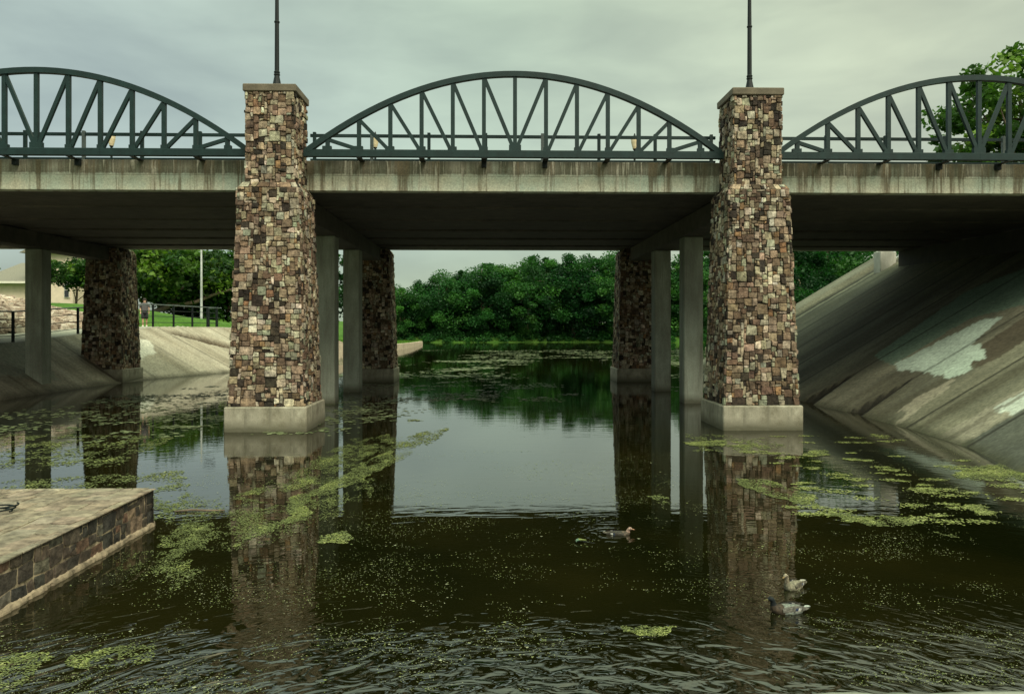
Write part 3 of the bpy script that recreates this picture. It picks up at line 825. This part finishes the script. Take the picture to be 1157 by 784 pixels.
for n_, (x, y, h) in enumerate(back):
    s = h/13; o = copy_tree(protos[n_ % 4], (x, y, .9), f'taller tree standing back behind the front row of the far bank, {ORD[n_]} from the left', rnd.uniform(0, 6), (s, s, s)); o['group'] = 'trees behind the far bank row'
# trees beyond the steep bank on the right
rt = [(24.5,62,11.5),(30,66,12.5),(35,72,13),(29,80,13.5),(38,88,15),(42,104,16),(22.5,58,7.5)]
rt.sort(key=lambda q: q[0]/q[1])
for n_, (x, y, h) in enumerate(rt):
    s = h/13; o = copy_tree(protos[(n_+1) % 4], (x, y, GR(x, y)-.2), f'dark leafy tree showing above the steep concrete bank, {ORD[n_]} from the left', rnd.uniform(0, 6), (s*.95, s*.95, s)); o['group'] = 'trees beyond the steep bank'

# big tree behind the right arched truss: loose crown with sky gaps
tree('loose bright green tree rising behind the right arched truss', (32.0, 44.5, 7.2), 31, 13.4, 5.3, .36, 210, 80, low=.02, gap=.62, limbs=30, greens=((.045,.12,.02),(.03,.085,.015),(.085,.17,.03),(.022,.065,.012)), name='tree')
# spreading tree over the left lawn with a long leaning limb
GL = ((.045,.11,.016),(.025,.075,.012),(.08,.16,.025),(.014,.048,.010))
z0 = GR(-46.4, 100)
tree('big spreading tree on the lawn with a long limb leaning right', (-46.4, 100, z0), 41, 10.6, 11, .56, 250, 85, low=.24, trunk_r=.40, limbs=16, mat='bark_pale', greens=GL, off=(3.2, 0), gap=.62,
     extra_limbs=[([(.1,0,.3),(1.6,-.5,1.2),(4.2,-.8,2.0),(7.0,-.8,2.4),(9.6,-.6,3.5),(12.5,-.3,4.4)], [.40,.33,.29,.25,.19,.08]), ([(3.0,-.6,1.7),(4.2,-.3,3.2),(5.4,0,4.8)], [.26,.21,.1])])
tree('dense low tree filling the gap beside the near left stone pillar', (-37.6, 106, GR(-37.6, 106)), 42, 11.4, 6.2, .56, 130, 85, low=-.02, greens=GL)
tree('second dense tree on the lawn behind the grey light pole', (-44.5, 112, GR(-44.5, 112)), 43, 11.2, 7.4, .56, 140, 85, low=.05, greens=GL)
tree('small leafy tree overhanging the front of the cream house', (-55.0, 99, GR(-55, 99)), 44, 7.4, 4.4, .34, 100, 80, low=.42, greens=GL)
tree('round tree behind the roof of the cream house', (-90, 131, GR(-90, 131)), 45, 9.6, 8, .5, 80, 90, low=.1, greens=GL)
tree('slim dark tree between the left columns beyond the grass point', (-22.5, 100, GR(-22.5, 100)), 46, 13, 4.5, .5, 70, 70, low=.04, greens=DG)

# reeds and bushes along the far shore
rg2 = np.random.default_rng(9)
cl_ = []
for k in range(420):
    x = rg2.uniform(-24, 44); q = rg2.random()
    y = 124+2*math.sin(x*.13)+np.interp(x, [-60,-20,0,40], [6,3,0,-2])+q*7
    cl_.append(((x, y, rg2.uniform(.1, .5)+q*2.2), rg2.uniform(.5, .9)+q*.7, 70))
u = leaf_cloud('undergrowth', cl_, rg2, .34, M['leaf'], greens=((.02,.095,.022),(.028,.115,.026),(.015,.07,.018)))
tag(u, 'low bright green undergrowth along the foot of the far trees', 'undergrowth', kind='stuff')
# grass tufts on the far-left point
gt = MB(); rg = random.Random(3)
for k in range(5000):
    y = rg.uniform(60, 112); x = float(XLs(y))-rg.uniform(.35, 9)
    z = GR(x, y); h = rg.uniform(.12, .3); a = rg.uniform(0, 3.14); wv = .1
    kk = rg.uniform(.8, 1.3); gt.cur = (.075*kk, .17*kk, .028*kk)
    gt.poly([(x-wv*math.cos(a), y-wv*math.sin(a), z-.03), (x+wv*math.cos(a), y+wv*math.sin(a), z-.03), (x+rg.uniform(-.08,.08), y, z+h)])
tag(gt.build('grass', M['leaf']), 'short bright grass on the point beyond the bridge', 'grass', kind='stuff')

# ------------------------------------------------------------------ duckweed and floating mats
GRD = [(.10,.125,.035),(.135,.16,.05),(.08,.095,.03),(.17,.20,.07)]
GRN = [(.19,.22,.055),(.24,.27,.085),(.15,.185,.045),(.29,.31,.12),(.12,.15,.035)]
def flake(mb, x, y, r, rg, z=None, n=5, col=None):
    k = rg.uniform(.75, 1.25); c = col or rg.choice(GRN); mb.cur = tuple(q*k for q in c)
    a0 = rg.uniform(0, 6.3); z = z if z is not None else rg.uniform(.003, .012)
    tl, ta = rg.uniform(0, .05), rg.uniform(0, 6.3)
    e = rg.uniform(.6, 1)
    P = []
    for q in range(n):
        a = a0+2*math.pi*q/n; rr = r*rg.uniform(.7, 1.15)
        dx, dy = rr*math.cos(a), rr*math.sin(a)*e
        P.append((x+dx, y+dy, z+tl*(dx*math.cos(ta)+dy*math.sin(ta))))
    mb.poly(P)
def pip(x, y, poly):
    r = False; n = len(poly)
    for i in range(n):
        (x0, y0), (x1, y1) = poly[i], poly[(i+1) % n]
        if (y0 > y) != (y1 > y) and x < (x1-x0)*(y-y0)/(y1-y0)+x0: r = not r
    return r
def mat_flakes(mb, poly, dens, r, rg, thr=-.25, fs=2.2):
    dens, r = dens*4.2, r*.46
    xs, ys_ = [p[0] for p in poly], [p[1] for p in poly]
    ar = (max(xs)-min(xs))*(max(ys_)-min(ys_))
    for _ in range(int(ar*dens)):
        x, y = rg.uniform(min(xs), max(xs)), rg.uniform(min(ys_), max(ys_))
        wx, wy = x+.10*nz(x*3, y*3, 1)+.05*nz(x*9, y*9, 4), y+.16*nz(x*3, y*3, 7)+.08*nz(x*9, y*9, 2)
        if not pip(wx, wy, poly): continue
        v = nz(x*fs, y*fs*.6, 5)+.5*nz(x*fs*3, y*fs*2, 6)+.35*nz(x*fs*9, y*fs*6, 3)-thr
        if v > rg.uniform(-.35, .35): flake(mb, x, y, r*rg.uniform(.6, 1.4), rg, col=rg.choice(GRN if v > .45 else GRD))
rg = random.Random(17)
def alg(poly, label, dens=420, r=.035, thr=-.28, fs=2.2):
    m = MB(); mat_flakes(m, poly, dens, r, rg, thr, fs)
    return tag(m.build('algae_mat', M['weed']), label, 'algae', 'floating mats of green algae')
alg([(-3.25,9.49),(-3.07,10.09),(-2.85,10.57),(-2.66,10.91),(-2.95,11.72),(-2.74,12.45),(-2.42,13.35),(-2.15,14.76),(-2.17,16.06),(-2.3,16.86),(-2.54,16.06),(-2.74,14.59),(-2.95,13.14),(-3.32,12.21),(-3.2,11.61),(-2.96,11.01),(-3.24,10.31),(-3.4,9.6)], 'winding ribbon of algae trailing past the reflection of the near left pillar', 900, .027, -.16, 2.6)
alg([(4.95,10.92),(5.36,11.07),(5.78,10.85),(6.13,10.45),(5.7,10.23),(5.27,10.24),(5.05,10.57)], 'pointed oval algae mat right of the bright sky reflection by the right pillar', 800, .03, -.2, 2.8)
alg([(8.6,13.75),(9.4,14.45),(10.35,14.85),(10.3,14.0),(9.42,12.99),(9.1,13.15),(8.5,13.3)], 'wide yellow green algae mat against the foot of the steep concrete bank', 700, .036, -.35, 2.8)
alg([(1.18,6.81),(1.42,6.93),(1.70,6.78),(1.41,6.67),(1.18,6.69)], 'thin streak of algae near the bottom centre of the picture', 2600, .016, -.55, 5)
fm_ = MB()
for poly, dens, r, thr in [
    ([(-4.04,8.75),(-3.36,8.62),(-3.25,8.28),(-3.34,7.92),(-3.7,8.1)], 900, .019, .08),
    ([(-4.2,6.4),(-3.97,6.46),(-3.73,6.4),(-3.72,6.17),(-3.66,5.8),(-3.85,5.7),(-4.2,6.0)], 1300, .021, .03),
    ([(-3.58,6.38),(-3.34,6.52),(-2.96,6.70),(-2.85,6.31),(-3.1,6.15),(-3.5,6.2)], 1300, .021, .03),
    ([(-4.27,12.36),(-3.41,12.66),(-2.82,15.05),(-2.4,17.88),(-2.71,19.35),(-3.64,17.26),(-3.82,14.18),(-4.3,12.36),(-4.4,10.25),(-4.25,9.44),(-3.72,9.62),(-3.3,10.23),(-2.7,11.2)], 620, .024, .0),
    ([(-3.6,18.6),(-1.9,18.9),(-1.75,16.2),(-2.3,14.2),(-2.0,12.2),(-2.6,11.2),(-3.4,13.0)], 330, .026, .10),
    ([(-4.1,10.6),(-2.6,12.6),(-2.2,11.2),(-3.0,9.4),(-4.0,9.0)], 330, .022, .18),
    ([(-2.31,9.86),(-1.97,10.19),(-1.83,9.77),(-1.97,9.61),(-2.26,9.66)], 900, .028, -.3),
    ([(-4.44,9.26),(-3.87,9.43),(-3.5,8.74),(-3.9,8.44),(-4.35,8.6)], 900, .018, .22),
    ([(-5.6,12.4),(-4.3,12.4),(-3.5,10.2),(-3.8,9.0),(-4.7,10.3),(-4.74,10.6)], 520, .024, .22),
    ([(-11,13),(-6,14.5),(-5,12.4),(-4.6,10.7),(-9,10.8)], 260, .04, .05),
    ([(-16,20),(-8,19),(-7.5,15),(-14,13)], 120, .06, .1),
    ([(4.5,17.71),(5.69,18.1),(5.35,17.17),(4.74,17.06)], 420, .05, -.4),
    ([(4.51,13.57),(4.93,13.37),(5.3,12.13),(5.0,11.2),(4.55,12.0),(4.3,12.96)], 700, .035, -.1),
    ([(6.75,16.17),(7.54,16.62),(7.27,15.94),(6.66,15.73)], 500, .045, -.4),
    ([(7.33,15.61),(7.96,15.28),(7.76,15.09),(7.31,15.3)], 600, .045, -.5),
    ([(7.4,11.47),(7.67,11.3),(7.5,10.92),(7.05,10.8)], 900, .03, -.3),
    ([(6.15,10.1),(6.22,9.78),(6.09,9.68),(5.95,9.95)], 900, .03, -.3),
    ([(5.0,19.2),(6.6,18.6),(7.2,17.2),(6.0,16.6),(4.4,16.4)], 160, .05, .12),
    ([(2.5,12.2),(2.8,12.3),(2.9,11.6),(2.6,11.5)], 700, .03, -.1),
    ([(-2.0,19.5),(-1.2,20.5),(-1.5,17.5),(-2.3,17)], 260, .05, -.1),
    ]: mat_flakes(fm_, poly, dens, r, rg, thr)
# small rafts scattered between the right pillar and the bank
for k in range(120):
    y = rg.uniform(10.2, 19); x = rg.uniform(4.6, float(XRs(y))-.5)
    if nz(x*.5, y*.4, 3) < -.15: continue
    s = rg.uniform(.08, .26)
    for q in range(int(75*s/.16)): flake(fm_, x+rg.gauss(0, s*.55), y+rg.gauss(0, s*.30), rg.uniform(.01, .026), rg)
# rafts in the middle and far water
for k in range(1150):
    y = rg.choice([rg.uniform(17, 30), rg.uniform(28, 60), rg.uniform(45, 85)]); x = rg.uniform(-14, 24) if y > 36 else rg.uniform(-15, 10.5)
    dn = nz(x*.09, y*.05, 8)
    dn += .35*nz(x*.5, y*.3, 4)
    if y < 30 and (dn < .06 or (-2 < x < 3.2 and y < 21.5)): continue
    if y >= 30 and dn < -.16: continue
    if x < float(XLs(min(y, 110)))+1 or x > float(XRs(y))-.8: continue
    s = rg.uniform(.18, .7)*(1 if y < 40 else 1.8); n = int(rg.uniform(8, 42))
    for q in range(n): flake(fm_, x+rg.gauss(0, s*.7), y+rg.gauss(0, s*.7), rg.uniform(.03, .10)*(1 if y < 40 else 1.9), rg, n=6, col=rg.choice([(.13,.16,.07),(.17,.20,.10),(.10,.13,.055)]))
tag(fm_.build('floating_weed', M['weed']), 'scattered rafts of floating green weed on the pond', 'weed', kind='stuff')
sp_ = MB()
for k in range(95000):
    u = rg.random(); y = 5.7+u**1.35*11; x = rg.uniform(-.72, .74)*y
    if x > float(XRs(y))-.2: continue
    if x < -4.6 and y < 10.6: continue
    d = .8*nz(x*.35, y*.55, 11)+.7*nz(x*1.1+.5*nz(x, y, 2), y*1.6, 12)+.5*nz(x*3.3, y*4.9, 15)
    if d-.02 < rg.uniform(-.12, .62): continue
    big = rg.random()
    flake(sp_, x, y, rg.uniform(.0022, .0062)*(1+.05*y)*(2.4 if big < .02 else 1.5 if big < .08 else 1), rg, n=4, col=rg.choice([(.15,.18,.05),(.21,.23,.10),(.10,.13,.04),(.26,.27,.17)]))
tag(sp_.build('duckweed', M['weed']), 'tiny floating specks of duckweed strewn over the near water', 'duckweed', kind='stuff')

# ------------------------------------------------------------------ railing along the left path
rl = thing('path_railing', 'black four-bar metal railing along the path above the left concrete bank', 'railing', (0, 0, 0))
def railpt(y): 
    x = float(XLs(y)-ZT(y)/SL(y)-.22); return Vector((x, y, float(ZT(y))))
curve = [railpt(y) for y in np.arange(24, 54.1, 1.)]
curve += [railpt(54.0)+Vector(q) for q in ((-.1,.8,0),(-.5,1.4,0),(-1.3,1.9,0))]
for h, r in ((1.38,.035),(1.02,.018),(.66,.018),(.28,.018)):
    m = MB(); m.tube([p+Vector((0,0,h)) for p in curve], r, 7)
    m.build('rail', M['rail_grey'] if h > 1.2 else M['railing'], rl, smooth=True)
pp = [railpt(y) for y in (25.5,27.6,29.7,31.9,34.0,36.2,36.75,39.3,42,46,48.3,50.6,52.6,53.9)] + [curve[-2], curve[-1]]
for p in pp:
    m = MB(); m.cbox((p.x-.05, p.y-.05, p.z-.1), (p.x+.05, p.y+.05, p.z+1.37), .008); m.build('post', M['railing'], rl)

# light pole on the lawn
px_, py_ = -29.2, 75.
lpz = GR(px_, py_)
lp = thing('light_pole', 'slim grey light pole standing on the lawn behind the railing', 'pole', (px_, py_, lpz))
m = MB(); m.lathe([(.2,-.1),(.2,.12),(.13,.16),(.11,4),(.08,8.4)], n=12); m.build('pole', M['pole_grey'], lp, smooth=True)
m = MB(); m.bar((-.05,0,8.35), (.5,0,8.45), .08, .08); m.build('arm', M['pole_grey'], lp)
m = MB(); m.cbox((.3,-.3,8.38), (1.3,.3,8.6), .03); m.build('lamp_head', M['railing'], lp)

# ------------------------------------------------------------------ house
M['wall'] = plain_mat('cream_wall', (.66,.55,.42), .85, .1, 1.5)
M['roof'] = plain_mat('grey_shingles', (.19,.18,.14), .9, .35, 9)
M['trim'] = plain_mat('white_trim', (.7,.66,.56), .7, .08, 2)
M['glass'] = plain_mat('window_glass', (.03,.035,.04), .1, .2, 2)
hs = thing('house', 'cream house with a grey shingle roof above the rubble slope', 'house', (0, 0, 0))
HZ = 4.9
m = MB(); m.box((-74,110,HZ-1), (-67.05,122,9.25)); m.build('wall', M['wall'], hs)
m = MB(); m.box((-67.03,108.4,HZ-1), (-60.5,118,13.2)); m.build('wall', M['wall'], hs)
m = MB()
a = [m.vert(p) for p in ((-74.6,108.8,9.2),(-67.05,108.8,9.2),(-67.05,119.3,12.7),(-74.6,119.3,12.7),(-74.6,130,9.2),(-67.05,130,9.2))]
for q in ((0,1,2,3),(3,2,5,4),(0,3,4),(1,5,2),(4,5,1,0)): m.face([a[k] for k in q])
m.build('roof', M['roof'], hs)
m = MB(); m.box((-74.8,108.65,8.9), (-67.07,108.78,9.2)); m.build('gutter', M['trim'], hs)
m = MB()
a = [m.vert(p) for p in ((-67.6,107.5,13.2),(-59.9,107.5,13.2),(-59.9,118.5,13.2),(-67.6,118.5,13.2),(-63.75,107.5,15.2),(-63.75,118.5,15.2))]
for q in ((0,1,4),(1,2,5,4),(2,3,5),(3,0,4,5),(3,2,1,0)): m.face([a[k] for k in q])
m.build('roof', M['roof'], hs)
m = MB(); m.box((-61.7,108.25,6.8), (-60.9,108.39,9.1)); f = m.build('window', M['trim'], hs)
for z0_, z1_ in ((6.9,7.9),(8.0,9.0)):
    m = MB(); m.box((-61.6,108.2,z0_), (-61.0,108.24,z1_)); m.build('pane', M['glass'], f)

# ------------------------------------------------------------------ person on the path
M['skin'] = plain_mat('skin', (.52,.31,.21), .6, .08, 6)
M['shirt'] = plain_mat('grey_shirt', (.10,.095,.10), .9, .15, 8)
M['shorts'] = plain_mat('black_shorts', (.02,.021,.024), .9, .15, 8)
M['hair'] = plain_mat('dark_hair', (.03,.02,.015), .8, .2, 20)
M['shoe'] = plain_mat('white_shoes', (.75,.73,.68), .6, .08, 8)
def skin_obj(name, verts, edges, radii, mat, parent, root=0, sub=2):
    me = bpy.data.meshes.new(name); me.from_pydata(verts, edges, []); me.update()
    o = link(name, me, mat, parent)
    md = o.modifiers.new('skin', 'SKIN'); md.use_smooth_shade = True
    if not me.skin_vertices: me.skin_vertices.new()
    sv = me.skin_vertices[0].data
    for i, r in enumerate(radii): sv[i].radius = (r, r) if not hasattr(r, '__len__') else r
    for i in range(len(verts)): sv[i].use_root = (i == root)
    s = o.modifiers.new('sub', 'SUBSURF'); s.levels = sub; s.render_levels = sub
    return o
PX, PY = -21.95, 47.3
PZ = float(zleft(np.array(PX), np.array(PY)))+.01
pr = thing('person', 'person walking on the path behind the railing in grey shirt and black shorts', 'person', (PX, PY, PZ), rz=R(25))
V = [(0,0,.95),(0,.0,1.15),(0,.02,1.38),(0,.02,1.50),(0,-.01,1.60),(0,-.01,1.70),
     (-.09,0,.90),(-.10,-.06,.50),(-.10,.02,.09),(-.10,-.14,.045),
     (.09,0,.90),(.11,.06,.50),(.11,.20,.10),(.11,.06,.05),
     (-.19,.02,1.40),(-.25,.05,1.14),(-.23,-.07,.90),(-.22,-.11,.80),
     (.19,.02,1.40),(.25,.0,1.14),(.24,.04,.90),(.23,.04,.80)]
Ed = [(0,1),(1,2),(2,3),(3,4),(4,5),(0,6),(6,7),(7,8),(8,9),(0,10),(10,11),(11,12),(12,13),(2,14),(14,15),(15,16),(16,17),(2,18),(18,19),(19,20),(20,21)]
Ra = [(.15,.11),(.14,.10),(.16,.11),.055,.09,.085,.085,.06,.04,.035,.085,.06,.04,.035,.06,.045,.032,.04,.06,.045,.032,.04]
body = skin_obj('body', V, Ed, Ra, M['skin'], pr)
m = MB(); m.lathe([(.155,0),(.165,.1),(.16,.25),(.19,.46),(.17,.52),(.07,.56)], (0,.01,.96), 14); sh = m.build('shirt', M['shirt'], pr, smooth=True); sh.scale = (1.15,.85,1)
for s in (-1, 1):
    m = MB(); m.tube([(s*.19,.02,1.45),(s*.24,.035,1.22)], [.085,.075], 10); m.build('sleeve', M['shirt'], pr, smooth=True)
m = MB(); m.lathe([(.16,0),(.165,.1),(.15,.16)], (0,0,.82), 14); m.tube([(-.09,0,.9),(-.10,-.045,.52)], [.12,.11], 10); m.tube([(.09,0,.9),(.11,.045,.52)], [.12,.11], 10)
m.build('shorts', M['shorts'], pr, smooth=True)
m = MB(); m.lathe([(.096,1.655),(.104,1.70),(.095,1.76),(.06,1.795),(.01,1.805)], (0,-.002,0), 12); m.build('hair', M['hair'], pr, smooth=True)
for s, y in ((-1,-.06),(1,.13)):
    m = MB(); m.cbox((s*.105-.05,y-.14,0),(s*.105+.05,y+.13,.085),.02); m.build('shoe', M['shoe'], pr)

# ------------------------------------------------------------------ ducks
def duck(label, loc, rz, pal, tall=1., seed=0):
    """swimming mallard facing +x: body and neck lofted as one skin, with wings, tail, bill as parts"""
    rg = random.Random(seed)
    t = thing('duck', label, 'duck', loc, 'ducks on the pond', rz)
    body_c, breast_c, head_c, wing_c, tail_c, bill_c, rump_c = pal
    b = MB()
    # sections along the spine: x, z-centre, half width, half height
    S = [(-.235,.060,.010,.008),(-.215,.060,.035,.022),(-.17,.050,.070,.045),(-.10,.040,.095,.065),(-.02,.036,.105,.074),(.06,.038,.100,.074),(.12,.048,.080,.068),
         (.155,.075,.055,.055),(.168,.075+.045*tall,.036,.040),(.172,.075+.085*tall,.029,.032),(.178,.075+.115*tall,.030,.030),(.190,.075+.140*tall,.034,.030),(.208,.075+.150*tall,.034,.030),(.228,.075+.143*tall,.024,.022),(.240,.075+.136*tall,.010,.011)]
    rings = []; n = 14
    P = [Vector((s[0], 0, s[1])) for s in S]
    for i, (x, z, hw, hh) in enumerate(S):
        d = (P[min(i+1, len(P)-1)]-P[max(i-1, 0)]).normalized(); u = Vector((-d.z, 0, d.x))
        rings.append([b.vert(P[i]+Vector((0, math.cos(2*math.pi*k/n)*hw, 0))+u*math.sin(2*math.pi*k/n)*hh) for k in range(n)])
    for i, (A, B) in enumerate(zip(rings, rings[1:])):
        for k in range(n):
            base = rump_c if i < 2 else body_c if i < 5 else breast_c if i < 8 else head_c
            kk = rg.uniform(.75, 1.25); b.cur = tuple(q*kk for q in base)
            if i in (8,) and False and head_c[1] > head_c[0]*1.5: b.cur = (.6,.6,.55)
            b.face((A[k], A[(k+1)%n], B[(k+1)%n], B[k]))
    b.cur = body_c; b.face(rings[0]); b.cur = head_c; b.face(rings[-1][::-1])
    bo = b.build('body', M['feather'], t, smooth=True)
    hz_ = .075+.140*tall
    bl = MB(); bl.cur = bill_c
    r_ = []
    for x, w_, h_, z in ((.232,.013,.012,0),(.255,.012,.008,-.006),(.278,.014,.005,-.011),(.290,.008,.003,-.012)):
        r_.append([bl.vert((x, math.cos(q*math.pi/4)*w_, hz_+z+math.sin(q*math.pi/4)*h_)) for q in range(8)])
    for A, B in zip(r_, r_[1:]):
        for k in range(8): bl.face((A[k], A[(k+1)%8], B[(k+1)%8], B[k]))
    bl.face(r_[-1]); bl.build('bill', M['feather'], t, smooth=True)
    for s in (-1, 1):
        wg = MB(); rows = []
        for i in range(9):
            u_ = i/8; x = .09-.30*u_; rr = .052*math.sin(math.pi*min(1, .12+u_*.86))**.7+.004
            row = []
            for k in range(6):
                a = -.55+1.75*k/5
                row.append(wg.vert((x-.02*k*u_*.4, s*(.070+.040*math.cos(a)*(1-u_*.55)), .062+.010*u_+rr*math.sin(a)*.95)))
            rows.append(row)
        for i, (A, B) in enumerate(zip(rows, rows[1:])):
            for k in range(5):
                kk = rg.uniform(.7, 1.3); base = wing_c
                if i in (4, 5) and k in (1, 2): base = (.02,.03,.06) if i == 4 else (.5,.5,.45)
                if k == 0: base = tuple(min(.7, q*1.6) for q in wing_c)
                wg.cur = tuple(q*kk for q in base); wg.face((A[k], B[k], B[k+1], A[k+1]))
        wg.build('wing', M['feather'], t, smooth=True)
    tl = MB()
    for k in range(5):
        a = (k-2)*.22; kk = rg.uniform(.8, 1.2); tl.cur = tuple(q*kk for q in tail_c)
        c0 = Vector((-.20, 0, .062+.003*k)); d = Vector((-math.cos(a), math.sin(a), .18)); sd_ = Vector((math.sin(a), math.cos(a), 0))
        tl.poly([c0-sd_*.014, c0+sd_*.014, c0+d*.075+sd_*.017, c0+d*.092, c0+d*.075-sd_*.017])
        tl.poly([c0-sd_*.014-Vector((0,0,.004)), c0+d*.075-sd_*.017-Vector((0,0,.004)), c0+d*.092-Vector((0,0,.003)), c0+d*.075+sd_*.017-Vector((0,0,.004)), c0+sd_*.014-Vector((0,0,.004))])
    tl.build('tail', M['feather'], t)
    ey = MB()
    for s in (-1, 1): ey.lathe([(.001,-.005),(.0045,-.003),(.005,0),(.0045,.003),(.001,.005)], (.212, s*.031, hz_+.012), 8)
    ey.cur = (.01,.01,.01); ey.c = [(.01,.01,.01)]*len(ey.f); ey.build('eyes', M['feather'], t)
    return t
M['feather'] = attr_mat('feather', .7, 38, .85, .3, .006, blotch=12)
duck('pale mottled brown duck with raised head, swimming left beside a darker duck', (3.20, 7.87, -.008), R(216), ((.22,.20,.14),(.21,.195,.135),(.27,.23,.16),(.10,.09,.065),(.42,.40,.33),(.20,.14,.06),(.40,.37,.30)), 1.12, 1).scale = (.70,)*3
duck('dark green headed drake with grey back, swimming left in front of a paler duck', (2.87, 7.22, -.015), R(183), ((.17,.19,.16),(.05,.035,.022),(.006,.010,.012),(.12,.115,.095),(.42,.45,.40),(.16,.14,.05),(.02,.025,.025)), .72, 2).scale = (.80,)*3
duck('speckled dark duck with a pinkish head, swimming right in the middle of the pond', (1.68, 9.97, -.04), R(-8), ((.045,.04,.03),(.08,.06,.042),(.33,.22,.17),(.045,.04,.03),(.15,.14,.11),(.30,.16,.10),(.08,.07,.05)), .55, 3).scale = (.74,)*3

# floating leaf and stick
lf = MB(); rg = random.Random(4)
rows = []
for i in range(9):
    u_ = i/8; x = -.10+.20*u_; wv = .055*math.sin(math.pi*min(.97, .08+u_*.9))**.8
    rows.append([lf.vert((x, q*wv, .02+.03*abs(q)+.012*math.sin(u_*5))) for q in (-1,-.5,0,.5,1)])
for i, (A, B) in enumerate(zip(rows, rows[1:])):
    for k in range(4):
        kk = rg.uniform(.8, 1.2); lf.cur = tuple(q*kk for q in ((.16,.20,.06) if i > 2 else (.09,.16,.11))); lf.face((A[k], B[k], B[k+1], A[k+1]))
o = tag(lf.build('floating_leaf', M['weed'], smooth=True, loc=(1.13, 9.58, 0)), 'curled bright green leaf floating left of the pinkish-headed duck', 'leaf'); o.rotation_euler = (0, 0, .5); o.scale = (.8, .8, .8)
st = MB(); st.tube([(-.35,0,.01),(-.1,.03,.025),(.15,.0,.022),(.38,.05,.01)], [.012,.018,.016,.008], 7)
o = tag(st.build('stick', M['bark'], smooth=True, loc=(-4.45, 11.3, 0)), 'short dark stick floating beyond the corner of the stone platform', 'stick')
